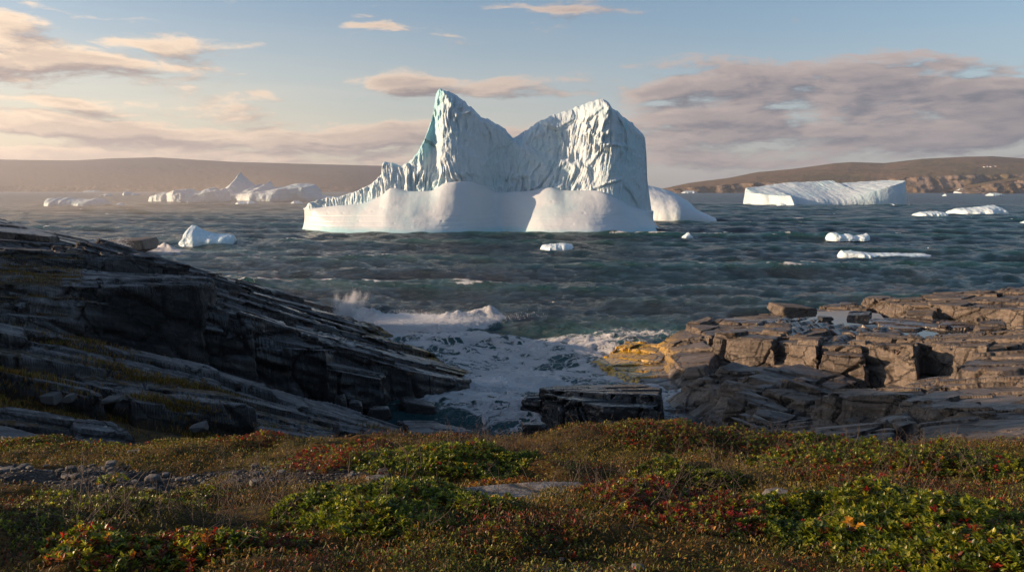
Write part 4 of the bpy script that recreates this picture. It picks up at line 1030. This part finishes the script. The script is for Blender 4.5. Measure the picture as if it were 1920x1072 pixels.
def build_main_iceberg():
    Y0 = Wz(900, 436)[1] + 9.0                  # distance of the middle of the berg
    zx = lambda x: 540 + x * .4271; zy = lambda y: 140 + y * .4271
    def X_(x, Yd=Y0): return (zx(np.asarray(x, float)) - CXP) / FPX * Yd
    def Z_(y): return np.array([P(960, zy(v), Y0)[2] for v in np.atleast_1d(y)])
    root = empty('iceberg', (X_(850), Y0, 0)); props(root, 'huge white iceberg with two fluted peaks on a smooth rounded base, middle of the picture', 'iceberg')
    top = [(72, 590), (85, 582), (95, 565), (130, 552), (180, 540), (240, 535), (300, 518), (360, 490), (400, 465), (428, 432), (433, 388), (440, 383), (460, 387), (510, 404), (545, 385), (580, 350), (610, 290), (628, 235), (640, 190), (648, 130), (655, 78),
           (664, 62), (674, 60), (700, 72), (740, 90), (790, 130), (850, 185), (900, 205), (950, 235), (985, 275), (1010, 265), (1050, 235), (1110, 195), (1170, 170), (1230, 150), (1300, 128), (1345, 116), (1362, 112), (1380, 125), (1400, 155), (1450, 185), (1500, 215),
           (1545, 255), (1554, 268), (1558, 330), (1564, 440), (1578, 520), (1594, 600)]
    bot = [(72, 592), (85, 592), (250, 577), (330, 572), (430, 538), (480, 503), (560, 517), (640, 516), (720, 481), (800, 476), (860, 491), (940, 521), (1050, 516), (1140, 500), (1200, 513), (1320, 514), (1400, 542), (1500, 587), (1594, 603)]
    xs = np.linspace(72, 1594, 760); nt = 230
    xt = np.array([p[0] for p in top]); zt = np.interp(xs, xt, Z_([p[1] for p in top])); zb = interp(list(zip([p[0] for p in bot], Z_([p[1] for p in bot]))), xs)
    zt = zt + .16 * vnoise(xs / 14, xs * 0, s=3) + .08 * vnoise(xs / 5, xs * 0, s=4)
    zt = np.maximum(zt, zb + .02)
    t = np.linspace(0, 1, nt); S, T = np.meshgrid(xs, t, indexing='ij'); Z = zb[:, None] + (zt - zb)[:, None] * T
    lowf = [(72, 0), (250, 2.5), (430, 4.5), (600, 6.2), (745, 8.2), (800, 7.0), (910, 2.2), (960, 3.0), (1100, 4.6), (1300, 7.6), (1395, 9.6), (1480, 6.2), (1594, 0)]
    topf = [(72, 0), (430, 2.0), (600, 3.0), (648, .6), (700, 3.6), (850, 3.2), (985, -.6), (1080, .4), (1250, 3.0), (1378, 7.4), (1450, 4.6), (1560, .6), (1594, 0)]
    hz = np.clip(Z / 27.0, 0, 1); f = interp(lowf, S) * (1 - hz) + interp(topf, S) * hz
    # lean back, crest rounding; the right peak has a steeper cap band
    thick = np.minimum(4.0, (zt - zb) * .35 + .4)[:, None]
    rightpk = sst(S, 960, 1040) * (1 - sst(S, 1360, 1400))
    capline = 1 - (.20 + .06 * np.sin(S / 37.) + .05 * vnoise(S / 30, S * 0, s=8)) * rightpk
    lean = .16 * (Z - zb[:, None]); capl = rightpk * np.clip((T - capline), 0, 1) * 9.0
    rnd_ = (1 - np.sqrt(np.clip(1 - np.clip((T - .90) / .10, 0, 1) ** 2, 0, 1))) * thick * .8
    Yf = -(f) + lean * .6 + capl - thick * .5
    # fluting, scallops
    wx = (S * .0436); wz = Z
    warp = fbm(wx * .18, wz * .14, s=21, o=3) * 1.6
    sl = .12 * (wz) * np.where(S > 960, np.where(S > 1385, -.15, 1.6), -.6)
    fl = 1 - np.abs(vnoise((wx - sl) * 1.15 + warp, wz * .15 + warp * .3, s=31)) * 2
    fl2 = 1 - np.abs(vnoise((wx - sl) * 2.6 + warp * 1.3, wz * .40, s=33)) * 2
    F1, F2, ID = vor((wx - sl) * .62 + warp * .6, wz * .26 + warp * .3, s=35)
    amp = .30 + .95 * sst(fbm(wx * .10, wz * .12, s=36, o=3), -.25, .4)
    amp = amp * np.where(S > 1390, .55, 1.0) * (1 - .55 * sst(T, capline - .02, capline + .04) * rightpk)
    scal = sst(F2 - F1, 0, .55)
    d = (.27 * fl + .30 * fl2 - .42 * scal + .35 * fbm(wx * .5, wz * .4, s=38, o=4)) * amp
    d += .16 * fbm(wx * 2.2, wz * 1.0, s=39, o=4, g=.6)
    G1, G2, GD = vor(wx * .16 + warp * .15, wz * .13, s=41); d += 1.3 * (GD - .5) * sst(G2 - G1, 0, .12)      # broad fracture facets
    edge = np.minimum(1, np.minimum(S - 72, 1594 - S) / 40.)
    edge = edge * np.minimum(1, (1 - T) / .03 + .15)
    Yf = Yf - d * edge * .95
    Yf = Yf + rnd_
    Yback = np.maximum(Yf[:, -1:], Yf) * 0 + np.maximum(Yf[:, -1:] + .5, (thick * .5 + .5 * np.abs(f) + 2.0 - (Z - zb[:, None]) * .25 - rnd_ * 1.0)) 
    Yback = np.maximum(Yback, Yf + .3 * (1 - T)) + .3 * fbm(wx * .4, wz * .3, s=50, o=4) * (1 - T)
    Yback[:, -1] = Yf[:, -1]
    A = np.stack([X_(S.ravel()).reshape(S.shape), Y0 + Yf, Z], -1); Bk = np.stack([X_(S.ravel()).reshape(S.shape), Y0 + Yback, Z], -1)[:, ::-1][:, 1:]
    V = np.concatenate([A, Bk], 1); n, m = V.shape[:2]
    # blue streaks: old meltwater ice
    bl = np.zeros(V.shape[:2]); SS = np.concatenate([S, S[:, ::-1][:, 1:]], 1); ZZ = V[..., 2]
    bl += .8 * sst(-(SS - interp([(0, 500), (10, 560), (20, 650), (30, 676)], ZZ)), -46, -8) * sst(ZZ, 12, 16)
    bl += .9 * np.exp(-((SS - 1462) / 6.) ** 2) * sst(ZZ, 19, 19.8) * (1 - sst(ZZ, 21.6, 22.3)) * (V[..., 1] < Y0)
    o = mkmesh('ice_wall', V.reshape(-1, 3), gridF(n, m)[:, ::-1], M_ICE, {'blue': np.clip(bl, 0, 1).ravel()}, parent=root)
    # smooth foot
    ns, nt = 520, 110; s = np.linspace(0, 1, ns); t = np.linspace(-.12, 1, nt); Sg, T = np.meshgrid(s, t, indexing='ij')
    Tc = np.clip(T, -.12, 1)
    xtop = 76 + Sg * (1600 - 76); xbot = 62 + Sg * (1640 - 62)
    fl_ = np.clip(1 - Tc, 0, 1.2); k = .30 * np.sqrt(np.clip(1 - (1 - np.clip(fl_, 0, 1)) ** 2, 0, 1)) + .30 * fl_ + .40 * fl_ ** 3.2
    S = xtop + (xbot - xtop) * (k - .35 * np.sin(np.clip(Tc, 0, 1) * math.pi) * (np.abs(Sg - .5) * 2) ** 8)
    ztop = interp(list(zip([p[0] for p in bot], Z_([p[1] for p in bot]))), xtop) + .25
    Z = ztop * Tc; Z = np.where(Tc < 0, Tc * 8, Z)
    ftop = interp(lowf, xtop) + np.minimum(4.0, 2.0) * .5 + .55
    fbot = interp([(62, 0), (150, 5), (300, 11), (600, 17.5), (780, 15.5), (900, 10), (945, 9), (990, 11), (1120, 18), (1280, 20.5), (1420, 17), (1560, 9), (1640, 0)], xbot)
    bulge = .5 * np.sin(np.clip(Tc, 0, 1) * math.pi) * sst(np.minimum(Sg, 1 - Sg), 0, .08)
    ends = sst(np.minimum(Sg, 1 - Sg), 0, .02)
    fr = (ftop * (1 - k) + fbot * k + bulge) * np.clip(np.minimum(Sg, 1 - Sg) / .02, 0, 1) ** .5
    wx = S * .0436
    fr = fr + (.35 * fbm(wx * .12, Z * .25, s=71, o=3) + .05 * fbm(wx * .8, Z * .8, s=72, o=4)) * ends
    F1, F2, ID = vor(wx * .55, Z * .7 + 9, s=73); pit = np.exp(-(F1 / .12) ** 2) * (ID > .85)
    fr = fr - .09 * pit * ends
    for zl, tl in ((1.6, .020), (2.5, .026), (3.3, .012)): fr = fr - .055 * np.exp(-((Z - zl - tl * (Xw0 := X_(S.ravel()).reshape(S.shape)) * .6 - .12 * fbm(wx * .15, Z * 0, s=80, o=3)) / .10) ** 2) * ends
    # overturned lip at the crease of the second lobe
    Yf = Y0 - fr; Yb = Y0 + np.maximum(2.0, fr * .8) * np.clip(np.minimum(Sg, 1 - Sg) / .02, 0, 1) ** .5
    Xw = X_(S.ravel()).reshape(S.shape)
    A = np.stack([Xw, Yf, Z], -1); Bk = np.stack([Xw, Yb, Z], -1)[:, ::-1]
    V = np.concatenate([A, Bk], 1); n, m = V.shape[:2]
    mkmesh('ice_foot', V.reshape(-1, 3), gridF(n, m)[:, ::-1], M_SNOWICE, {'blue': (.75 * (1 - sst(V[..., 2] + .4 * fbm(V[..., 0] * .2, V[..., 0] * 0, s=6, o=3), .2, 1.5))).ravel()}, parent=root)
build_main_iceberg()

def berg(name, label, crest, base_py, depth, rough=.06, edge=None, mat=None, seed=0, flute=0.0, relief=None, cat='iceberg', group=None, nx=260, nt=50, front=.45, lift=0.0, below=.6, minh=0.0):
    """ice body: crest outline (px,py); edge = top of the front cliff (px,py), the snow slope runs from it back to the crest; relief = (px, metres towards the camera)"""
    Yw = Wz(960, base_py)[1]; Y0 = Yw + depth * front
    c = np.array(crest, float); x = np.linspace(c[0, 0], c[-1, 0], nx); Xw = (x - CXP) / FPX * Y0
    zc = np.interp(x, c[:, 0], [P(960, v, Y0)[2] for v in c[:, 1]])
    W = Xw[-1] - Xw[0]; Hh = max(zc.max(), .1); sc = 7.0 / Hh
    zc = np.maximum(zc, minh) + rough * .35 * Hh * fbm(Xw * sc * .35, Xw * 0 + seed, s=seed, o=4) * sst(zc, 0, .3 * Hh)
    ze = zc if edge is None else np.minimum(zc - .01 * Hh, np.interp(x, [p[0] for p in edge], [P(960, p[1], Yw)[2] for p in edge]))
    u = (x - x[0]) / (x[-1] - x[0]); plan = np.sqrt(np.clip(1 - np.abs(2 * u - 1) ** 3.5, 0, 1))
    if relief is not None: rel = np.interp(x, [p[0] for p in relief], [p[1] for p in relief])
    else: rel = depth * .16 * fbm(Xw * sc * .12 + seed, Xw * 0, s=seed + 1, o=3)
    tA = np.linspace(-.25, 1, nt); rows = []
    fd = depth * front * plan; bd = depth * (1 - front) * plan
    for t in tA:   # front cliff
        z = np.where(t < 0, t * below * 4, ze * t); rows.append((z, -fd - rel * plan * (1 - .3 * max(t, 0)) + fd * .12 * max(t, 0) ** 2 + (0 if edge is not None else 1) * fd * .88 * max(t, 0) ** 3.2))
    if edge is not None:
        for t in np.linspace(0, 1, nt)[1:]:
            rows.append((ze + (zc - ze) * t, (-fd * .88 - rel * plan * .7) * (1 - t) + bd * .6 * t))
        y1 = bd * .6
    else: y1 = fd * 0
    for t in np.linspace(1, -.25, nt // 2)[1:]:
        z = np.where(t < 0, t * below * 4, zc * t); rows.append((z, y1 + (bd - y1) * (1 - max(t, 0) ** 2)))
    Z = np.stack([r[0] for r in rows], 1); Yy = np.stack([r[1] + 0 * Xw for r in rows], 1); X = np.repeat(Xw[:, None], Z.shape[1], 1)
    V = np.stack([X, Y0 + Yy, Z], -1)
    N = np.cross(np.gradient(V, axis=0), np.gradient(V, axis=1)); N /= np.linalg.norm(N, axis=-1, keepdims=True) + 1e-9
    d = rough * Hh * (fbm(V[..., 0] * sc * .35, V[..., 1] * sc * .35, V[..., 2] * sc * .35, s=seed + 5, o=5, g=.55) * 1.3)
    F1, F2, ID = vor(V[..., 0] * sc * .3, V[..., 1] * sc * .3, V[..., 2] * sc * .3, s=seed + 6); d += rough * Hh * .8 * (ID - .5) * sst(F2 - F1, 0, .3)
    if flute: d += flute * Hh * (np.abs(vnoise(V[..., 0] * sc * 1.1, V[..., 2] * sc * .15, s=seed + 7)) - .3)
    V = V - N * (d * sst(plan, 0, .5)[:, None])[..., None]
    n, m = V.shape[:2]
    o = mkmesh(name, V.reshape(-1, 3), gridF(n, m)[:, ::-1], mat or M_ICE_FAR, {'blue': np.zeros(n * m)})
    o.location.z = o.location.z
    props(o, label, cat, group); return o
def build_ice():
    g = 'icebergs in the bay'; gf = 'small floes drifting on the sea'
    berg('iceberg', 'smooth snowy ice hump just behind the right end of the great iceberg', [(1170, 415), (1180, 350), (1205, 347), (1230, 352), (1258, 360), (1282, 375), (1292, 388), (1310, 397), (1328, 405), (1332, 412)], 417, 34, .02, seed=3, mat=M_SNOWICE, group=g, front=.5)
    berg('iceberg', 'long flat topped iceberg with a tilted snowy deck and blue cliff at right', [(1397, 360), (1402, 353), (1440, 349), (1500, 341), (1545, 340), (1580, 337), (1584, 343), (1640, 340), (1668, 337), (1674, 340), (1681, 384)], 385, 60, .022,
         edge=[(1397, 362), (1420, 366), (1450, 368), (1480, 372), (1540, 374), (1570, 368), (1600, 358), (1640, 346), (1668, 338), (1681, 384)], relief=[(1397, 8), (1420, 2), (1440, 10), (1446, 14), (1460, 3), (1540, 0), (1670, 6), (1681, 0)], seed=5, flute=.01, group=g, nx=420)
    berg('iceberg', 'hazy iceberg with a sharp peak and a long flat tail at left', [(405, 372), (418, 360), (422, 345), (430, 335), (438, 322), (444, 328), (455, 340), (464, 346), (474, 343), (480, 348), (486, 345), (492, 341), (496, 346), (500, 352), (520, 350), (545, 344), (580, 345), (588, 350), (590, 362), (615, 368), (622, 374)], 377, 80, .05,
         edge=[(405, 374), (430, 366), (470, 364), (520, 362), (545, 356), (585, 352), (590, 363), (622, 374)], seed=8, group=g, nx=360)
    berg('iceberg', 'lumpy hazy iceberg in front of the sharp peaked one at left', [(287, 372), (292, 364), (320, 358), (350, 354), (360, 358), (375, 360), (385, 352), (395, 350), (402, 355), (415, 354), (428, 357), (432, 376)], 379, 45, .07, seed=11, group=g,
         edge=[(287, 374), (310, 366), (340, 362), (352, 357), (380, 368), (410, 360), (432, 377)])
    berg('iceberg', 'low hazy slab of ice with upturned ends at far left', [(92, 380), (93, 372), (105, 371), (112, 376), (118, 370), (135, 370), (150, 372), (175, 374), (190, 371), (205, 375), (208, 384)], 387, 25, .05, seed=14, group=g)
    berg('iceberg', 'small wave worn ice block with a knob at its left end in the near sea', [(338, 456), (342, 448), (352, 446), (353, 428), (360, 422), (370, 424), (380, 430), (395, 436), (415, 439), (428, 440), (438, 441), (443, 447), (441, 457)], 460, 6.5, .05, seed=17, group=g, mat=M_ICE_SMALL, nx=200)
    berg('iceberg', 'distant ragged white iceberg below the right headland', [(1790, 360), (1793, 353), (1805, 354), (1815, 351), (1830, 352), (1842, 348), (1847, 352), (1848, 361)], 362.5, 90, .10, seed=20, group=g)
    F = [('long low floe at the right with a curved back', [(1780, 397), (1788, 391), (1810, 390), (1835, 387), (1858, 384), (1868, 388), (1876, 396), (1877, 400)], 402, 16, 23),
         ('rough little floe left of the long low one', [(1712, 402), (1720, 398), (1740, 396), (1752, 396), (1766, 398), (1770, 402)], 405, 9, 26),
         ('cradle shaped floe with lumpy ends in the right sea', [(1549, 444), (1556, 436), (1566, 436), (1575, 440), (1590, 438), (1600, 442), (1615, 440), (1624, 437), (1630, 442), (1629, 447)], 450, 5, 29),
         ('thin flat floe with a pointed right end in the right sea', [(1573, 478), (1578, 469), (1600, 470), (1630, 474), (1675, 474), (1700, 475), (1730, 475), (1747, 478)], 482, 4, 32),
         ('small floe in front of the great iceberg', [(1013, 465), (1018, 458), (1035, 457), (1055, 455), (1072, 457), (1076, 464)], 468, 4, 35),
         ('tiny pointed ice lump right of the great iceberg', [(1278, 445), (1284, 439), (1291, 435), (1295, 441), (1300, 444)], 447, 2, 38),
         ('tiny hazy floe between the left slab and the lumpy iceberg', [(222, 384), (226, 381), (232, 381), (238, 384)], 386.5, 6, 41),
         ('wedge shaped floe far off at left', [(238, 364), (241, 358), (250, 360), (266, 364)], 366.5, 30, 44),
         ('low floe below the sharp peaked iceberg', [(445, 382), (452, 376), (462, 378), (472, 376), (484, 380)], 383, 10, 47),
         ('little floe left of the great iceberg near the horizon', [(548, 380), (555, 376), (566, 378), (570, 381)], 382.5, 8, 50),
         ('small peaked floe under the right headland, left one', [(1347, 360), (1352, 355), (1358, 351), (1362, 353), (1372, 356), (1376, 360)], 361.5, 60, 53),
         ('flat floe right of the small peaked one', [(1377, 360), (1380, 355), (1392, 355), (1400, 358)], 361.5, 60, 56),
         ('thin pale floe at the foot of the headland point', [(1276, 361), (1282, 358), (1298, 358), (1306, 361)], 362.2, 40, 59),
         ('low floe just right of the distant ragged iceberg', [(1846, 366), (1850, 362), (1866, 362), (1874, 365)], 367, 25, 62),
         ('far thin strip of ice near the left horizon', [(162, 359.5), (170, 357), (185, 356.5), (192, 359)], 360.4, 70, 65),
         ('faint floe by the horizon right of the thin strip', [(195, 366.5), (204, 363), (212, 363.5), (216, 366)], 367.5, 20, 68),
         ('short chunk by the waterline of the flat topped iceberg', [(1455, 384), (1462, 380), (1472, 384)], 386, 6, 71),
         ('small flat chunk at the right foot of the flat topped iceberg', [(1658, 384), (1668, 382), (1674, 384)], 386.2, 6, 74),
         ('tiny bright fragment in the open right sea', [(1763, 367), (1766, 363.5), (1771, 366)], 367.8, 10, 77),
         ('stray white fragment by the right picture edge', [(1913, 418), (1918, 414), (1924, 418)], 420, 3, 80),
         ('white crumb of ice in front of the thin flat floe', [(1648, 497), (1655, 493), (1664, 494), (1668, 497)], 498.5, 1.2, 83),
         ('ice crumb to the right of the thin flat floe', [(1735, 468), (1742, 464), (1752, 467)], 469, 1.2, 86)]
    for lab, c, b, d, s in F:
        far = b < 380
        berg('ice_floe', lab, c, b, d, .10, seed=s, cat='ice floe', group=gf, nx=90, nt=18, mat=M_ICE_FAR if far else M_ICE_SMALL, below=.2)
build_ice()

# ------------------------------------------------------------------ distant land
def build_hills():
    def land(crest, edge, Yb, Yc, mat, seed, name='hills'):
        c = np.array(crest, float); e = np.array(edge, float); x = np.linspace(c[0, 0], c[-1, 0], 900); rows = []
        zc = np.interp(x, c[:, 0], [P(960, v, Yc)[2] for v in c[:, 1]]); ze = np.interp(x, e[:, 0], [P(960, v, Yb)[2] for v in e[:, 1]])
        ze = np.clip(np.minimum(ze, zc - 2), 0, None); rows = []; X0 = (x - CXP) / FPX * Yb; X1 = (x - CXP) / FPX * Yc
        wav = 60 * fbm(X0 / 160, X0 * 0, s=seed, o=5, g=.6)
        for t in np.linspace(0, 1, 26): rows.append((X0, Yb + wav * (1 - .3 * t) + 45 * t + 18 * fbm(X0 / 30, X0 * 0 + t * 3, s=seed + 1, o=3), ze * t - 2 * (1 - t), 1.0))
        for t in np.linspace(0, 1, 60)[1:]:
            X = X0 + (X1 - X0) * t; Y = Yb + 45 + wav * .7 * (1 - t) + (Yc - Yb - 45) * t
            rows.append((X, Y, ze + (zc - ze) * t ** .8 + 9 * fbm(X / 250, Y / 250, s=seed + 2, o=4) * math.sin(math.pi * t), 0.0))
        for t in np.linspace(0, 1, 8)[1:]: rows.append((X1 * (1 + .2 * t), Yc + 1400 * t + 0 * X1, zc * (1 - t) - 5 * t, 0.0))
        V = np.stack([np.stack(r[:3], -1) for r in rows], 1); n, m = V.shape[:2]
        cl = np.tile(np.array([r[3] for r in rows]), n)
        o = mkmesh(name, V.reshape(-1, 3), gridF(n, m)[:, ::-1], mat, {'cliff': cl}); props(o, kind='structure'); return V
    land([(-700, 330), (-300, 305), (0, 299), (60, 300), (150, 301), (220, 297), (300, 295), (380, 300), (450, 304), (600, 308), (720, 311), (780, 320), (860, 340), (940, 357)], [(-700, 350), (0, 349), (700, 351), (940, 357)], 4300, 5600, M_HILL_L, 3)
    V = land([(1235, 357), (1262, 349), (1290, 343), (1360, 334), (1415, 323), (1480, 317), (1560, 306), (1590, 304), (1650, 306), (1720, 298), (1800, 294), (1850, 293), (1920, 298), (2100, 306), (2500, 320), (2900, 357)],
             [(1235, 357), (1290, 352), (1400, 344), (1480, 342), (1600, 343), (1680, 336), (1780, 330), (1920, 327), (2200, 330), (2900, 357)], 2500, 3300, M_HILL_R, 9)
    land([(1800, 357), (1832, 350), (1850, 343), (1880, 337), (1920, 330), (2000, 322), (2300, 310), (2900, 340)], [(1800, 357), (1835, 352), (1860, 345), (1900, 341), (1920, 338), (2300, 334), (2900, 350)], 2000, 2350, M_HILL_R, 15)
    # a few white houses on the slope
    from mathutils.bvhtree import BVHTree
    n, m = V.shape[:2]; bv = BVHTree.FromPolygons([tuple(v) for v in V[::3, 20:].reshape(-1, 3)], [tuple(q) for q in gridF(len(V[::3]), m - 20)])
    for i, (px, py, lab) in enumerate([(1846, 314, 'leftmost tiny white house on the right headland slope'), (1852, 313, 'second tiny white house from the left on the headland slope'), (1858, 313.5, 'third tiny white house from the left on the headland slope'), (1867, 312.5, 'rightmost tiny white house on the headland, apart from the others')]):
        a, b, c = ray(px, py); hit = bv.ray_cast(Vector((0, 0, H)), Vector((a, b, c)).normalized())[0]
        if hit is None: continue
        w, d, h = [8, 6.5, 7, 5][i], 6, [4, 3.2, 3.6, 3][i]; base = np.array(hit) + [0, 0, -1]
        t = empty('house', base); props(t, lab, 'house', 'white houses on the headland')
        V1 = np.array([[sx * w / 2, sy * d / 2, z] for z in (0, h) for sx, sy in ((-1, -1), (1, -1), (1, 1), (-1, 1))], float) + base
        mkmesh('wall', V1, [[0, 1, 5, 4], [1, 2, 6, 5], [2, 3, 7, 6], [3, 0, 4, 7], [4, 5, 6, 7]], M_HOUSE, smooth=False, parent=t)
        V2 = np.array([[-w / 2 - .4, -d / 2 - .4, h + .01], [w / 2 + .4, -d / 2 - .4, h + .01], [w / 2 + .4, d / 2 + .4, h + .01], [-w / 2 - .4, d / 2 + .4, h + .01], [-w / 2 - .4, 0, h + 1.8], [w / 2 + .4, 0, h + 1.8]], float) + base
        mkmesh('roof', V2, [[0, 1, 5, 4], [2, 3, 4, 5], [3, 0, 4, 4], [1, 2, 5, 5]] if False else [[0, 1, 5, 4], [2, 3, 4, 5]], M_ROOF, smooth=False, parent=t)
build_hills()

# ------------------------------------------------------------------ spray
def spray(name, label, px, py, Y, w, h, n, seed, lean=.3, drop=(.012, .035), arms=9):
    r = np.random.default_rng(seed); b = P(px, py, Y); b[2] = max(b[2], 0)
    arm = r.integers(0, arms, n); aw = r.normal(0, 1, arms); ah = r.uniform(.45, 1, arms); ad = r.normal(0, .3, arms)
    t = r.uniform(0, 1, n) ** 1.5
    x = b[0] + aw[arm] * w * .35 * (.5 + t) + r.normal(0, 1, n) * w * (.05 + .16 * (1 - t)) + lean * t * h
    z = b[2] + ah[arm] * h * (t) + r.normal(0, .05, n) * h; y = b[1] + ad[arm] * w * .3 + r.normal(0, w * .15, n)
    s = r.uniform(*drop, n) * (1.2 - .6 * t)
    T = np.array([[1, 0, -.5], [-.5, .87, -.5], [-.5, -.87, -.5], [0, 0, 1]]); TF = np.array([[0, 1, 3], [1, 2, 3], [2, 0, 3], [1, 0, 2]])
    a = r.uniform(0, 6.28, n); Tx = T[:, 0] * np.cos(a)[:, None] - T[:, 1] * np.sin(a)[:, None]; Ty = T[:, 0] * np.sin(a)[:, None] + T[:, 1] * np.cos(a)[:, None]
    V = np.stack([Tx, Ty, np.broadcast_to(T[:, 2], Tx.shape)], -1) * s[:, None, None] + np.stack([x, y, np.maximum(z, .05)], -1)[:, None]
    F = (TF[None] + (np.arange(n) * 4)[:, None, None]).reshape(-1, 3)
    o = mkmesh(name, V.reshape(-1, 3), F, M_SPRAY, smooth=False); props(o, label, 'sea spray', kind='stuff')
spray('sea_spray', 'burst of white spray where a wave hits the end of the left ledge', 648, 598, 45.5, 1.3, 1.9, 16000, 1, drop=(.007, .022))
spray('sea_spray', 'low spray along the crest of the breaking wave', 775, 603, 45, 5.0, .5, 16000, 2, drop=(.008, .024), arms=90)
spray('sea_spray', 'spray breaking over the brown rock in the left sea', 200, 476, 90, 4.5, 1.7, 5000, 3, drop=(.02, .05), arms=16)
spray('sea_spray', 'splash in the foam at the tip of the ledge', 925, 728, 31.5, 1.6, .5, 3500, 4, arms=12)

# ------------------------------------------------------------------ haze
def build_haze():
    m = bpy.data.materials.new('haze_air'); m.use_nodes = True; t = NT(m.node_tree); t.n.clear()
    out = t.n.new('ShaderNodeOutputMaterial'); v = t.n.new('ShaderNodeVolumePrincipled'); t.l.new(v.outputs[0], out.inputs['Volume'])
    v.inputs['Color'].default_value = (.84, .88, 1, 1); v.inputs['Density'].default_value = .000095; v.inputs['Anisotropy'].default_value = .4
    s = 7400.0; z0, z1 = -4.0, 330.0
    V = [[sx, sy, z] for z in (z0, z1) for sx, sy in ((-s, -s), (s, -s), (s, s), (-s, s))]
    o = mkmesh('haze', V, [[3, 2, 1, 0], [4, 5, 6, 7], [0, 1, 5, 4], [1, 2, 6, 5], [2, 3, 7, 6], [3, 0, 4, 7]], m, smooth=False, loc=np.zeros(3)); props(o, kind='stuff')
build_haze()
def build_mist():
    # sunlit salt mist blowing low over the left of the bay
    m = bpy.data.materials.new('mist_air'); m.use_nodes = True; t = NT(m.node_tree); t.n.clear()
    out = t.n.new('ShaderNodeOutputMaterial'); v = t.n.new('ShaderNodeVolumePrincipled'); t.l.new(v.outputs[0], out.inputs['Volume'])
    co = t.n.new('ShaderNodeTexCoord').outputs['Object']; x, y, z = t.sep(co)
    r = t.math('SQRT', t.math('ADD', t.math('MULTIPLY', x, x), t.math('MULTIPLY', y, y)))
    d = t.math('MULTIPLY', t.ss(r, 1.0, .1), t.ss(z, 1.0, 0.0)); d = t.math('MULTIPLY', d, t.ss(t.noise(co, 2.2, 2, .5), .3, .62))
    t.l.new(t.math('MULTIPLY', d, .0024), v.inputs['Density']); v.inputs['Color'].default_value = (1, .84, .66, 1); v.inputs['Anisotropy'].default_value = .4
    m.cycles.volume_sampling = 'DISTANCE'; m.cycles.volume_step_rate = 3.0
    import bmesh
    bm = bmesh.new(); bmesh.ops.create_icosphere(bm, subdivisions=3, radius=1.0)
    for q in bm.verts: q.co.z = max(q.co.z, 0)
    me = bpy.data.meshes.new('sea_mist'); bm.to_mesh(me); bm.free(); me.materials.append(m)
    o = bpy.data.objects.new('sea_mist', me); COL.objects.link(o); o.location = (-125, 290, 0.9); o.scale = (130, 200, 26)
    props(o, 'warm sunlit mist over the water at left', 'mist', kind='stuff')
build_mist()
